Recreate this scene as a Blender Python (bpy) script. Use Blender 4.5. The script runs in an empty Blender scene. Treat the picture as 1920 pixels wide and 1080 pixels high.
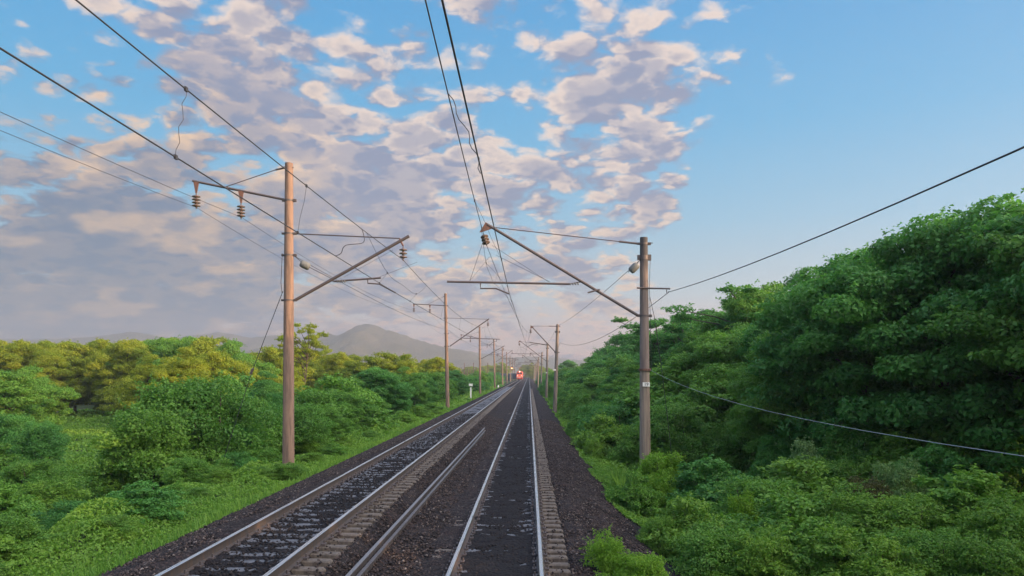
import bpy, math, random
import numpy as np
from mathutils import Vector, noise as mnoise

scene = bpy.context.scene
COL = scene.collection
F = 1460.0           # focal length in photograph pixels
CX, CY = 992.0, 701.0  # vanishing point of the straight track
CAMZ = 3.4           # eye height above the near track's rail tops

# ------------------------------------------------------------------ camera
cam = bpy.data.cameras.new("camera")
cam.sensor_width = 36.0
cam.lens = F / 1920 * 36.0
cam.shift_x = -(CX - 960) / 1920
cam.shift_y = (CY - 540) / 1920
cam.clip_start = 0.1
cam.clip_end = 20000
camo = bpy.data.objects.new("camera", cam)
camo.location = (0, 0, CAMZ)
camo.rotation_euler = (math.pi / 2, 0, 0)
COL.objects.link(camo)
scene.camera = camo

scene.view_settings.view_transform = 'Standard'
scene.view_settings.look = 'None'
scene.view_settings.exposure = 0.74
scene.view_settings.gamma = 1.0
scene.cycles.max_bounces = 6
scene.cycles.diffuse_bounces = 4
scene.cycles.glossy_bounces = 2
scene.cycles.transmission_bounces = 3
scene.cycles.volume_bounces = 1
scene.cycles.transparent_max_bounces = 8
scene.cycles.use_denoising = True

# ------------------------------------------------------------------ world: sky with sunrise clouds
SUN_EL = math.radians(11.0)
SUN_AZ = (0.93, -0.37)       # horizontal direction towards the sun: right of and a little behind the camera
S2L = lambda c: tuple(((v / 255) / 12.92 if v <= 10 else ((v / 255 + 0.055) / 1.055) ** 2.4) for v in c)

class NT:
    """small helper to write node graphs as expressions"""
    def __init__(self, tree):
        self.t = tree; self.n = tree.nodes; self.l = tree.links
    def put(self, sock, v):
        if isinstance(v, bpy.types.NodeSocket): self.l.new(v, sock)
        elif isinstance(v, (tuple, list)) and sock.type == 'RGBA': sock.default_value = (*v[:3], 1)
        else: sock.default_value = v
    def math(self, op, a, b=0.0, c=None, clamp=False):
        n = self.n.new('ShaderNodeMath'); n.operation = op; n.use_clamp = clamp
        self.put(n.inputs[0], a); self.put(n.inputs[1], b)
        if c is not None: self.put(n.inputs[2], c)
        return n.outputs[0]
    def vmath(self, op, a, b=None, scale=None):
        n = self.n.new('ShaderNodeVectorMath'); n.operation = op
        self.put(n.inputs[0], a)
        if b is not None: self.put(n.inputs[1], b)
        if scale is not None: self.put(n.inputs['Scale'], scale)
        return n.outputs['Value'] if op in ('DOT_PRODUCT', 'LENGTH') else n.outputs[0]
    def noise(self, vec, scale, detail=4, rough=0.5, dist=0.0, col=False):
        n = self.n.new('ShaderNodeTexNoise'); self.put(n.inputs['Vector'], vec)
        n.inputs['Scale'].default_value = scale; n.inputs['Detail'].default_value = detail
        n.inputs['Roughness'].default_value = rough; n.inputs['Distortion'].default_value = dist
        return n.outputs['Color' if col else 'Fac']
    def voro(self, vec, scale, feature='F1', out='Distance', rand=1.0, smooth=None):
        n = self.n.new('ShaderNodeTexVoronoi'); n.feature = feature; self.put(n.inputs['Vector'], vec)
        n.inputs['Scale'].default_value = scale; n.inputs['Randomness'].default_value = rand
        if smooth is not None: n.inputs['Smoothness'].default_value = smooth
        return n.outputs[out]
    def smooth(self, x, a, b, lo=0.0, hi=1.0):
        n = self.n.new('ShaderNodeMapRange'); n.interpolation_type = 'SMOOTHSTEP'
        self.put(n.inputs[0], x); self.put(n.inputs[1], a); self.put(n.inputs[2], b)
        n.inputs[3].default_value = lo; n.inputs[4].default_value = hi
        return n.outputs[0]
    def mix(self, f, a, b, mode='MIX'):
        n = self.n.new('ShaderNodeMix'); n.data_type = 'RGBA'; n.blend_type = mode
        self.put(n.inputs[0], f); self.put(n.inputs[6], a); self.put(n.inputs[7], b)
        return n.outputs[2]
    def ramp(self, f, stops):
        n = self.n.new('ShaderNodeValToRGB'); self.put(n.inputs[0], f)
        e = n.color_ramp.elements
        while len(e) < len(stops): e.new(0.5)
        for k, (p, c) in enumerate(stops): e[k].position = p; e[k].color = (*c, 1)
        return n.outputs[0]

world = bpy.data.worlds.new("World"); scene.world = world; world.use_nodes = True
g = NT(world.node_tree); g.n.clear()
tc = g.n.new('ShaderNodeTexCoord'); D = tc.outputs['Generated']
sep = g.n.new('ShaderNodeSeparateXYZ'); g.l.new(D, sep.inputs[0])
dx, dy, dz = sep.outputs
sky = g.n.new('ShaderNodeTexSky'); sky.sky_type = 'NISHITA'; sky.sun_disc = False
sky.sun_elevation = SUN_EL
sky.sun_rotation = math.atan2(SUN_AZ[0], SUN_AZ[1])
sky.altitude = 50; sky.air_density = 1.0; sky.dust_density = 0.6; sky.ozone_density = 1.5
nish = g.vmath('SCALE', sky.outputs[0], scale=0.12)
# measured clear-sky colours by elevation, blended over the physical sky
elev = g.smooth(dz, 0.0, 1.0); dzc = g.math('MAXIMUM', dz, 0.0)
grad = g.ramp(dzc, [(0.0, S2L((238, 190, 176))), (0.05, S2L((232, 204, 196))), (0.10, S2L((190, 216, 228))),
                    (0.19, S2L((140, 203, 236))), (0.30, S2L((92, 186, 236))), (0.42, S2L((70, 170, 230))), (0.9, S2L((62, 130, 196)))])
clear = g.mix(0.88, nish, grad)
# clouds on a layer seen in perspective
inv = g.math('DIVIDE', 1.0, g.math('ADD', dzc, 0.3))
cmb = g.n.new('ShaderNodeCombineXYZ')
g.l.new(g.math('MULTIPLY', dx, inv), cmb.inputs[0])
g.l.new(g.math('MULTIPLY', g.math('LOGARITHM', g.math('ADD', dzc, 0.17), math.e), 0.86), cmb.inputs[1])
g.l.new(g.math('MULTIPLY', dy, inv), cmb.inputs[2]); P = cmb.outputs[0]
def blob(px, py, r_deg, amt):
    v = Vector(((px - CX) / F, 1, (CY - py) / F)).normalized()
    d = g.vmath('DOT_PRODUCT', D, tuple(v))
    return g.math('MULTIPLY', g.smooth(d, math.cos(math.radians(r_deg)), 1.0), amt)
cov = None
for b in [(150, 430, 24, .14), (200, 600, 13, .42), (640, 120, 15, .16), (60, 30, 9, -.06), (420, 60, 8, .08), (1000, 40, 6, .10), (640, 540, 10, .16), (620, 330, 14, .12), (820, 420, 9, .16),
          (1150, 350, 11, .27), (1290, 80, 13, .17), (1010, 190, 4, -.05),
          (1750, 250, 19, -.36), (1500, 560, 13, -.30), (1850, 560, 16, -.5), (470, 240, 5, -.05),
          (1330, 500, 6, -.18), (1000, 610, 9, .22), (1290, 590, 4, .25)]:
    v = blob(*b); cov = v if cov is None else g.math('ADD', cov, v)
far = g.smooth(dy, 0.3, -0.4)     # the sky behind the camera: scattered cloud
cov = g.math('ADD', cov, g.math('ADD', g.math('MULTIPLY', far, 0.12), g.math('MULTIPLY', g.smooth(dz, .45, .7), .16)))  # extra overhead cloud, out of view, added to warm the fill light
def dens(Pv):
    w = g.noise(Pv, 7.0, 4, 0.6, 0, True)
    Pw = g.vmath('ADD', Pv, g.vmath('SCALE', g.vmath('SUBTRACT', w, (0.5, 0.5, 0.5)), scale=0.10))
    n1 = g.noise(Pv, 4.8, 2, 0.5)
    n2 = g.voro(Pw, 12.5)
    n3 = g.noise(Pw, 26.0, 6, 0.66)
    n4 = g.voro(Pw, 27.0)
    s = g.math('MULTIPLY', n1, 0.95)
    s = g.math('ADD', s, g.math('MULTIPLY', g.math('SUBTRACT', 0.5, n2), 0.46))
    s = g.math('ADD', s, g.math('MULTIPLY', g.math('SUBTRACT', 0.5, n4), 0.20))
    s = g.math('ADD', s, g.math('MULTIPLY', g.math('SUBTRACT', n3, 0.5), 0.34))
    return s
d0 = g.math('ADD', dens(P), cov)
d1 = g.math('ADD', dens(g.vmath('ADD', P, (-0.016, 0.030, 0.0))), cov)
alpha = g.smooth(d0, 0.56, 0.80)
lit = g.smooth(g.math('SUBTRACT', d0, d1), -0.10, 0.13)
thick = g.smooth(d0, 0.70, 1.0)
lit = g.math('MULTIPLY', lit, g.math('SUBTRACT', 1.0, g.math('MULTIPLY', thick, 0.7)))
low = g.smooth(dzc, 0.30, 0.05)
litc = g.mix(low, S2L((255, 230, 210)), S2L((255, 217, 178)))
litc = g.mix(g.smooth(dzc, .09, .03), litc, S2L((250, 196, 180)))
shc = g.mix(low, S2L((142, 151, 178)), S2L((128, 139, 166)))
left = g.smooth(g.vmath('DOT_PRODUCT', D, tuple(Vector(((150 - CX) / F, 1, (CY - 640) / F)).normalized())), math.cos(math.radians(21)), 1.0)
shc = g.mix(g.math('MULTIPLY', left, 0.9), shc, S2L((98, 122, 150)))
lit = g.math('MULTIPLY', lit, g.math('SUBTRACT', 1.0, g.math('MULTIPLY', left, 0.6)))
warm = g.smooth(g.vmath('DOT_PRODUCT', D, tuple(Vector(((330 - CX) / F, 1, (CY - 430) / F)).normalized())), math.cos(math.radians(15)), 1.0)
wn = g.smooth(g.noise(P, 6.0, 3, 0.5), 0.48, 0.66)
litc = g.mix(g.math('MULTIPLY', warm, 0.7), litc, S2L((255, 206, 150)))
lit = g.math('ADD', lit, g.math('MULTIPLY', g.math('MULTIPLY', warm, wn), 0.45), clamp=True)
cloud = g.mix(lit, shc, litc)
skyc = g.mix(g.math('MULTIPLY', alpha, 0.95), clear, cloud)
# brighter towards the sunrise, which is out of the picture to the right and behind; raised further as added fill on the foliage
sund = g.vmath('DOT_PRODUCT', D, tuple(Vector((SUN_AZ[0], SUN_AZ[1], 0.16)).normalized()))
glow = g.math('ADD', 1.0, g.math('MULTIPLY', g.smooth(sund, 0.22, 1.0), 6.0))
glow = g.math('ADD', glow, g.math('MULTIPLY', g.smooth(dz, 0.42, 0.8), 1.6))  # overhead sky out of view lifted too, as added fill light
skyc = g.mix(g.math('MULTIPLY', g.smooth(sund, 0.25, 0.9), 0.75), skyc, S2L((255, 232, 205)))
skyc = g.vmath('SCALE', skyc, scale=glow)
bg = g.n.new('ShaderNodeBackground'); g.put(bg.inputs[0], skyc); bg.inputs[1].default_value = 0.6
wo = g.n.new('ShaderNodeOutputWorld'); g.l.new(bg.outputs[0], wo.inputs[0])
world.cycles.sampling_method = 'MANUAL'; world.cycles.sample_map_resolution = 512

# ------------------------------------------------------------------ sun
sl = bpy.data.lights.new("sun", 'SUN'); sl.energy = 5.0; sl.angle = math.radians(0.5); sl.color = (1.0, 0.60, 0.30)
so = bpy.data.objects.new("sun", sl); COL.objects.link(so)
sv = Vector((SUN_AZ[0] * math.cos(SUN_EL), SUN_AZ[1] * math.cos(SUN_EL), math.sin(SUN_EL)))
so.rotation_euler = sv.to_track_quat('Z', 'Y').to_euler(); so.location = sv * 60
# ------------------------------------------------------------------ helpers
rng = np.random.default_rng(7)
random.seed(5)

def tag(o, label=None, cat=None, group=None, kind=None):
    if label: o['label'] = label
    if cat: o['category'] = cat
    if group: o['group'] = group
    if kind: o['kind'] = kind
    return o

def empty(name, loc, rz=0.0):
    o = bpy.data.objects.new(name, None); o.location = loc; o.rotation_euler = (0, 0, rz)
    o.empty_display_size = 0.5
    COL.objects.link(o); return o

def copy_tree(o, parent=None):
    c = o.copy(); COL.objects.link(c)
    if parent is not None: c.parent = parent
    for ch in list(o.children): copy_tree(ch, c)
    return c

class MB:
    """collects shapes and links them as one mesh object"""
    def __init__(self): self.v = []; self.f = []; self.m = []; self.sm = []
    def add(self, vs, fs, mi=0, smooth=False):
        o = len(self.v); self.v += [tuple(p) for p in vs]
        self.f += [tuple(i + o for i in f) for f in fs]; self.m += [mi] * len(fs); self.sm += [smooth] * len(fs)
    def box(self, c, s, mi=0, rot=None):
        hx, hy, hz = s[0] / 2, s[1] / 2, s[2] / 2
        vs = [Vector((x * hx, y * hy, z * hz)) for x in (-1, 1) for y in (-1, 1) for z in (-1, 1)]
        if rot is not None: vs = [rot @ p for p in vs]
        vs = [p + Vector(c) for p in vs]
        self.add(vs, [(0, 1, 3, 2), (4, 6, 7, 5), (0, 4, 5, 1), (2, 3, 7, 6), (0, 2, 6, 4), (1, 5, 7, 3)], mi)
    def tube(self, pts, r, n=8, mi=0, cap=True, smooth=True):
        pts = [Vector(p) for p in pts]
        rs = r if isinstance(r, (list, tuple)) else [r] * len(pts)
        rings = []; prev = None
        for i, p in enumerate(pts):
            t = (pts[min(i + 1, len(pts) - 1)] - pts[max(i - 1, 0)])
            t = t.normalized() if t.length > 1e-9 else Vector((0, 0, 1))
            if prev is None:
                a = Vector((0, 0, 1)) if abs(t.z) < 0.9 else Vector((1, 0, 0))
                u = t.cross(a).normalized()
            else:
                u = (prev - t * prev.dot(t)).normalized()
            prev = u; w = t.cross(u)
            rings.append([p + (u * math.cos(2 * math.pi * k / n) + w * math.sin(2 * math.pi * k / n)) * rs[i] for k in range(n)])
        vs = [q for rg in rings for q in rg]; fs = []
        for i in range(len(pts) - 1):
            for k in range(n):
                a, b = i * n + k, i * n + (k + 1) % n
                fs.append((a, b, b + n, a + n))
        self.add(vs, fs, mi, smooth)
        if cap:
            self.add(rings[0], [tuple(reversed(range(n)))], mi); self.add(rings[-1], [tuple(range(n))], mi)
    def lathe(self, prof, c, n=14, mi=0, axis=None):
        q = Vector((0, 0, 1)).rotation_difference(Vector(axis).normalized()) if axis is not None else None
        vs = []
        for (r, z) in prof:
            for k in range(n):
                p = Vector((r * math.cos(2 * math.pi * k / n), r * math.sin(2 * math.pi * k / n), z))
                if q: p = q @ p
                vs.append(p + Vector(c))
        fs = [(i * n + k, i * n + (k + 1) % n, (i + 1) * n + (k + 1) % n, (i + 1) * n + k) for i in range(len(prof) - 1) for k in range(n)]
        self.add(vs, fs, mi, True)
    def build(self, name, mats, parent=None, loc=None):
        me = bpy.data.meshes.new(name); me.from_pydata(self.v, [], self.f)
        for m in (mats if isinstance(mats, (list, tuple)) else [mats]): me.materials.append(m)
        me.polygons.foreach_set('material_index', self.m); me.polygons.foreach_set('use_smooth', self.sm)
        me.update()
        o = bpy.data.objects.new(name, me); COL.objects.link(o)
        if parent is not None: o.parent = parent
        if loc is not None: o.location = loc
        return o

def np_mesh(name, verts, faces, mats, parent=None, attr=None, smooth=False, mat_idx=None):
    """fast mesh from numpy arrays; faces (n,k)"""
    me = bpy.data.meshes.new(name)
    nv, (nf, k) = len(verts), faces.shape
    me.vertices.add(nv); me.vertices.foreach_set('co', np.ascontiguousarray(verts, np.float32).ravel())
    me.loops.add(nf * k); me.loops.foreach_set('vertex_index', faces.astype(np.int32).ravel())
    me.polygons.add(nf); me.polygons.foreach_set('loop_start', np.arange(0, nf * k, k, dtype=np.int32))
    for m in (mats if isinstance(mats, (list, tuple)) else [mats]): me.materials.append(m)
    if mat_idx is not None: me.polygons.foreach_set('material_index', mat_idx.astype(np.int32))
    if smooth: me.polygons.foreach_set('use_smooth', np.ones(nf, bool))
    me.update(calc_edges=True)
    if attr is not None:
        a = me.attributes.new('tint', 'FLOAT', 'FACE'); a.data.foreach_set('value', attr.astype(np.float32))
    o = bpy.data.objects.new(name, me); COL.objects.link(o)
    if parent is not None: o.parent = parent
    return o

def mat(name, col=(0.5, 0.5, 0.5), rough=0.6, metal=0.0, fn=None, spec=0.5):
    m = bpy.data.materials.new(name); m.use_nodes = True
    t = NT(m.node_tree); b = m.node_tree.nodes['Principled BSDF']
    b.inputs['Base Color'].default_value = (*col, 1); b.inputs['Roughness'].default_value = rough
    b.inputs['Metallic'].default_value = metal; b.inputs['Specular IOR Level'].default_value = spec
    if fn: fn(t, b)
    return m

def bump(t, b, h, strength=0.5, dist=0.02):
    n = t.n.new('ShaderNodeBump'); n.inputs['Strength'].default_value = strength; n.inputs['Distance'].default_value = dist
    t.l.new(h, n.inputs['Height']); t.l.new(n.outputs[0], b.inputs['Normal'])

def coord(t, which='Object'):
    for n in t.n:
        if n.type == 'TEX_COORD': return n.outputs[which]
    return t.n.new('ShaderNodeTexCoord').outputs[which]

def emis(name, col, strength):
    m = bpy.data.materials.new(name); m.use_nodes = True
    b = m.node_tree.nodes['Principled BSDF']; b.inputs['Base Color'].default_value = (*col, 1)
    b.inputs['Emission Color'].default_value = (*col, 1); b.inputs['Emission Strength'].default_value = strength
    return m

# ---- materials
def f_concrete(base, dark, sc=1.0):
    def fn(t, b):
        c = coord(t)
        st = t.n.new('ShaderNodeMapping'); t.l.new(c, st.inputs[0]); st.inputs['Scale'].default_value = (3 * sc, 3 * sc, 0.35 * sc)
        n1 = t.noise(st.outputs[0], 2.5, 5, 0.6); n2 = t.noise(c, 22 * sc, 4, 0.6)
        col = t.mix(t.smooth(n1, 0.42, 0.66), base, dark)
        col = t.mix(t.math('MULTIPLY', n2, 0.35), col, tuple(v * 0.55 for v in base))
        t.l.new(col, b.inputs['Base Color']); bump(t, b, n2, 0.25, 0.01)
    return fn
M = {}
M['pole_warm'] = mat('pole_concrete_warm', rough=0.85, fn=f_concrete((0.265, 0.175, 0.13), (0.13, 0.092, 0.074)))
M['pole_grey'] = mat('pole_concrete_grey', rough=0.85, fn=f_concrete((0.25, 0.20, 0.165), (0.12, 0.105, 0.095)))
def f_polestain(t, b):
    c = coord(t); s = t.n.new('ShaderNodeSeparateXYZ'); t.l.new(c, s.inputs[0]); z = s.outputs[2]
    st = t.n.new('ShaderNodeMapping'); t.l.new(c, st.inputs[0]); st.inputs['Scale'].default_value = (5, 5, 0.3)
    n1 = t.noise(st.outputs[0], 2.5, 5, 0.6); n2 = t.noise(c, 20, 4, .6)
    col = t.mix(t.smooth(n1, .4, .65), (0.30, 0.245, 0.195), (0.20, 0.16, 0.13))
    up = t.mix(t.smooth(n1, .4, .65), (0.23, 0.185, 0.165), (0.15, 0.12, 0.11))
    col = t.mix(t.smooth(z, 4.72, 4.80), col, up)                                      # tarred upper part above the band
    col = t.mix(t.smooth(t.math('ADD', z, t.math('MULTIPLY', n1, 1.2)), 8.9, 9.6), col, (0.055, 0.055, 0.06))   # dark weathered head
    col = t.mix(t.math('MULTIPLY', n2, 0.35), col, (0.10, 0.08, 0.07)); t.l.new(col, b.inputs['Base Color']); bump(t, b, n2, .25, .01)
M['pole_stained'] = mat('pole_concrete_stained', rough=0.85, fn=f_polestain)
M['sleeper'] = mat('sleeper_concrete', rough=0.85, fn=f_concrete((0.12, 0.10, 0.082), (0.062, 0.052, 0.045), 1.5))
M['sleeper_soot'] = mat('sleeper_sooty', rough=0.5, fn=f_concrete((0.11, 0.115, 0.13), (0.03, 0.032, 0.038), 2.5))
M['steel'] = mat('painted_steel', (0.10, 0.085, 0.085), 0.55, 0.3)
M['rust'] = mat('rusty_bracket', rough=0.8, fn=f_concrete((0.17, 0.085, 0.06), (0.09, 0.06, 0.055), 4))
M['wire'] = mat('dark_wire', (0.045, 0.045, 0.05), 0.5, 0.3)
M['white_cable'] = mat('pale_cable', (0.24, 0.29, 0.30), 0.6)
M['porcelain'] = mat('brown_porcelain', (0.13, 0.10, 0.09), 0.25)
M['glass_ins'] = mat('grey_insulator', (0.16, 0.17, 0.17), 0.3)
M['weight'] = mat('grey_weight', rough=0.75, fn=f_concrete((0.16, 0.175, 0.175), (0.10, 0.115, 0.115), 6))
M['white'] = mat('white_paint', (0.75, 0.76, 0.72), 0.5)
M['black'] = mat('black_paint', (0.02, 0.02, 0.02), 0.5)
def f_railtop(t, b):
    c = coord(t); st = t.n.new('ShaderNodeMapping'); t.l.new(c, st.inputs[0]); st.inputs['Scale'].default_value = (60, 0.6, 1)
    n = t.noise(st.outputs[0], 1.0, 3, 0.6)
    t.l.new(t.smooth(n, .3, .8, .22, .42), b.inputs['Roughness'])
M['railtop'] = mat('polished_rail_head', (0.62, 0.62, 0.63), 0.3, 0.9, f_railtop)
M['railside'] = mat('rail_side', rough=0.75, fn=f_concrete((0.055, 0.048, 0.047), (0.09, 0.06, 0.045), 2))
M['oldrail'] = mat('stored_rail_steel', rough=0.5, fn=f_concrete((0.085, 0.082, 0.088), (0.06, 0.045, 0.04), 2))

M['oldtop'] = mat('stored_rail_top', (0.16, 0.16, 0.17), 0.45, 0.3)

def f_ballast(t, b):
    c = coord(t)
    s = t.n.new('ShaderNodeSeparateXYZ'); t.l.new(c, s.inputs[0]); x = s.outputs[0]
    v = t.voro(c, 17.0, out='Color'); d = t.voro(c, 17.0, out='Distance'); v2 = t.voro(c, 34.0, out='Color')
    sv_ = t.n.new('ShaderNodeSeparateColor'); t.l.new(v, sv_.inputs[0])
    stone = t.ramp(sv_.outputs[0], [(0.0, (0.045, 0.036, 0.038)), (0.35, (0.085, 0.066, 0.064)), (0.6, (0.125, 0.092, 0.082)),
                                    (0.85, (0.165, 0.125, 0.11)), (0.97, (0.24, 0.20, 0.18)), (1.0, (0.3, 0.27, 0.25))])
    patch = t.noise(c, 0.55, 4, 0.6)
    stone = t.mix(t.smooth(patch, 0.45, 0.7), stone, t.mix(0.5, stone, (0.15, 0.078, 0.062)))
    # oily dark bed between the rails of each track
    def band(x0, hw, soft):
        ax = t.math('ABSOLUTE', t.math('SUBTRACT', x, x0))
        ax = t.math('ADD', ax, t.math('MULTIPLY', t.math('SUBTRACT', t.noise(c, 2.0, 3), 0.5), 0.3))
        return t.smooth(ax, hw + soft, hw - soft)
    oil = t.math('MAXIMUM', band(-0.58, 0.78, 0.16), band(-4.69, 0.78, 0.16))
    oil = t.math('MAXIMUM', oil, t.math('MULTIPLY', band(3.5, 1.0, 0.6), 0.9))
    oilc = t.mix(0.88, stone, (0.020, 0.023, 0.033))
    col = t.mix(oil, stone, oilc)
    col = t.mix(1.0, col, (0.34, 0.335, 0.365), 'MULTIPLY')
    col = t.mix(t.math('MULTIPLY', t.smooth(d, 0.25, 0.6), 0.8), col, (0.012, 0.011, 0.012))
    t.l.new(col, b.inputs['Base Color'])
    h = t.math('ADD', t.math('SUBTRACT', 1.0, d), t.math('MULTIPLY', sv_.outputs[1], 0.8))
    bump(t, b, h, 0.9, 0.05)
M['ballast'] = mat('ballast_gravel', rough=0.9, fn=f_ballast, spec=0.2)
def f_stone(t, b):
    n = t.n.new('ShaderNodeAttribute'); n.attribute_name = 'tint'
    c = t.ramp(n.outputs['Fac'], [(0.0, (0.012, 0.011, 0.013)), (0.4, (0.030, 0.025, 0.025)), (0.7, (0.055, 0.040, 0.037)), (0.93, (0.09, 0.07, 0.062)), (1.0, (0.18, 0.16, 0.15))])
    t.l.new(c, b.inputs['Base Color'])
M['stone'] = mat('loose_stone', rough=0.85, fn=f_stone, spec=0.25)
def f_soil(t, b):
    c = coord(t); n = t.noise(c, 0.5, 5, 0.6); n2 = t.noise(c, 5, 5, 0.6)
    col = t.mix(t.smooth(n, .4, .6), (0.035, 0.06, 0.018), (0.05, 0.045, 0.028))
    col = t.mix(t.math('MULTIPLY', n2, 0.7), col, (0.03, 0.07, 0.016))
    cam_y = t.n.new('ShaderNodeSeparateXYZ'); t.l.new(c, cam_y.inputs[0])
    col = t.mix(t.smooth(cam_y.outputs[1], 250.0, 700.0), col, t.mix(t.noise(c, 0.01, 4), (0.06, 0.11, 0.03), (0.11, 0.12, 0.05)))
    t.l.new(col, b.inputs['Base Color']); bump(t, b, n2, 0.6, 0.1)
M['soil'] = mat('grassy_soil', rough=0.95, fn=f_soil, spec=0.2)

def leaf_mat(name, base, yellow, trans=0.45, hue_noise=0.5):
    m = bpy.data.materials.new(name); m.use_nodes = True; t = NT(m.node_tree); t.n.clear()
    at = t.n.new('ShaderNodeAttribute'); at.attribute_name = 'tint'
    oi = t.n.new('ShaderNodeObjectInfo')
    f = t.math('ADD', t.math('MULTIPLY', at.outputs['Fac'], 0.75), t.math('MULTIPLY', oi.outputs['Random'], 0.35))
    col = t.mix(t.math('MULTIPLY', f, 1.0, clamp=True), base, yellow)
    d = t.n.new('ShaderNodeBsdfPrincipled'); t.l.new(col, d.inputs['Base Color']); d.inputs['Roughness'].default_value = 0.5
    d.inputs['Specular IOR Level'].default_value = 0.25
    tr = t.n.new('ShaderNodeBsdfTranslucent')
    t.l.new(t.mix(0.5, col, t.mix(1.0, col, (1.0, 1.1, 0.35), 'MULTIPLY')), tr.inputs[0])
    ms = t.n.new('ShaderNodeMixShader'); ms.inputs[0].default_value = trans
    t.l.new(d.outputs[0], ms.inputs[1]); t.l.new(tr.outputs[0], ms.inputs[2])
    o = t.n.new('ShaderNodeOutputMaterial'); t.l.new(ms.outputs[0], o.inputs[0])
    return m
M['leaf_forest'] = leaf_mat('leaves_forest', (0.058, 0.195, 0.055), (0.125, 0.33, 0.065))
M['leaf_mid'] = leaf_mat('leaves_mid', (0.080, 0.22, 0.044), (0.175, 0.36, 0.055))
M['leaf_left'] = leaf_mat('leaves_warm', (0.17, 0.28, 0.030), (0.34, 0.38, 0.030))
M['leaf_bright'] = leaf_mat('leaves_bright', (0.12, 0.29, 0.030), (0.22, 0.40, 0.040))
M['leaf_pale'] = leaf_mat('leaves_pale', (0.12, 0.27, 0.08), (0.28, 0.42, 0.16))
M['leaf_weed'] = leaf_mat('leaves_weed', (0.078, 0.215, 0.042), (0.21, 0.38, 0.052))
M['leaf_dry'] = leaf_mat('leaves_dry', (0.07, 0.09, 0.03), (0.14, 0.13, 0.05))
M['bark'] = mat('bark', rough=0.95, fn=f_concrete((0.10, 0.08, 0.062), (0.05, 0.042, 0.035), 2))

# ------------------------------------------------------------------ ground
def sstep(x, a, b):
    t = np.clip((x - a) / (b - a), 0, 1); return t * t * (3 - 2 * t)
def vnoise(x, y, s, seed=0):
    """smooth value noise on arrays"""
    X = x / s + seed * 17.3; Y = y / s + seed * 9.1
    xi = np.floor(X).astype(np.int64); yi = np.floor(Y).astype(np.int64)
    fx = X - xi; fy = Y - yi; fx = fx * fx * (3 - 2 * fx); fy = fy * fy * (3 - 2 * fy)
    def h(a, b):
        k = (a * 374761393 + b * 668265263 + seed * 974711) & 0x7fffffff
        k = ((k ^ (k >> 13)) * 1274126177) & 0x7fffffff
        return ((k ^ (k >> 16)) & 0xffff) / 65535.0
    return (h(xi, yi) * (1 - fx) + h(xi + 1, yi) * fx) * (1 - fy) + (h(xi, yi + 1) * (1 - fx) + h(xi + 1, yi + 1) * fx) * fy
def ground_z(x, y):
    x = np.asarray(x, float); y = np.asarray(y, float)
    z = np.full(np.broadcast(x, y).shape, -0.75)
    z = z + 0.25 * sstep(-x, 6.5, 7.6)                                 # verge left of the far track
    z = z - 1.35 * sstep(-x, 9.8, 15.0) - 0.6 * sstep(-x, 18, 32)      # falls away to the left
    z = z - (0.35 + 0.95 * sstep(x, 2.0, 4.4)) * (x > 0) + 0.35 * sstep(x, 5.0, 8.0)   # ditch on the right
    z = z + 2.6 * sstep(x, 12, 32) * sstep(y, 300, 120) + 6.0 * sstep(x, 28, 75) * sstep(y, 360, 120)
    amp = sstep(np.abs(x + 1.5), 7, 10)
    near = sstep(y, 600, 200)
    z = z + amp * near * (0.45 * (vnoise(x, y, 4.5, 1) - 0.5) + 0.22 * (vnoise(x, y, 1.6, 2) - 0.5))
    return z
gx = np.concatenate([[-2900, -1500, -800, -400, -250, -170], np.arange(-130, -32, 3.0), np.arange(-32, 34, 0.6), np.arange(34, 130, 3.0), [170, 250, 400, 800, 1500, 2900]])
gy = np.concatenate([[-2900, -1500, -600, -250, -120], np.arange(-60, 8, 3.0), np.arange(8, 60, 0.6), np.arange(60, 140, 1.5), np.arange(140, 400, 8), [450, 520, 620, 800, 1100, 1600, 2200, 2940]])
GX, GY = np.meshgrid(gx, gy); GZ = ground_z(GX, GY)
nx_, ny_ = len(gx), len(gy)
idx = np.arange(nx_ * ny_).reshape(ny_, nx_)
gf = np.stack([idx[:-1, :-1], idx[:-1, 1:], idx[1:, 1:], idx[1:, :-1]], -1).reshape(-1, 4)
tag(np_mesh('ground', np.stack([GX, GY, GZ], -1).reshape(-1, 3), gf, M['soil'], smooth=True), kind='structure')

# ballast bed: profile across both tracks (rail top of the near track is z = 0, of the far track z = 0.43)
XR, XL, DZL = -0.58, -4.69, 0.43
prof = [(-8.3, -0.75), (-7.7, -0.22), (-6.35, 0.21), (-6.05, 0.235), (-3.38, 0.235), (-3.28, 0.20), (-3.05, 0.0), (-2.75, -0.075), (-2.3, -0.14), (-1.95, -0.21), (-1.9, -0.20),
        (0.75, -0.20), (1.1, -0.21), (2.0, -0.40), (2.75, -0.80), (4.9, -1.85)]
px_, pz_ = zip(*prof)
by = np.concatenate([np.arange(-30, 8, 1.0), np.arange(8, 34, 0.07), np.arange(34, 60, 0.11), np.arange(60, 120, 0.36), np.arange(120, 760, 10)])
bx = np.concatenate([np.arange(-8.3, -7.0, 0.1), np.arange(-7.0, 2.0, 0.07), np.arange(2.0, 4.91, 0.1)])
BX, BY = np.meshgrid(bx, by); BZ = np.interp(BX, px_, pz_)
fine = sstep(BY, 135, 100)
NZ = fine * (0.045 * (vnoise(BX, BY, 0.16, 3) - 0.5) + 0.05 * (vnoise(BX, BY, 0.6, 4) - 0.5) + 0.04 * (vnoise(BX, BY, 0.085, 5) - 0.5))
def strip(c, w): return sstep(np.abs(BX - c), w + .08, w)
ends = np.maximum(strip(XR + 1.12, .20), strip(XL + 1.12, .20))      # sleeper ends left bare of stone on this side of each track
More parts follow.
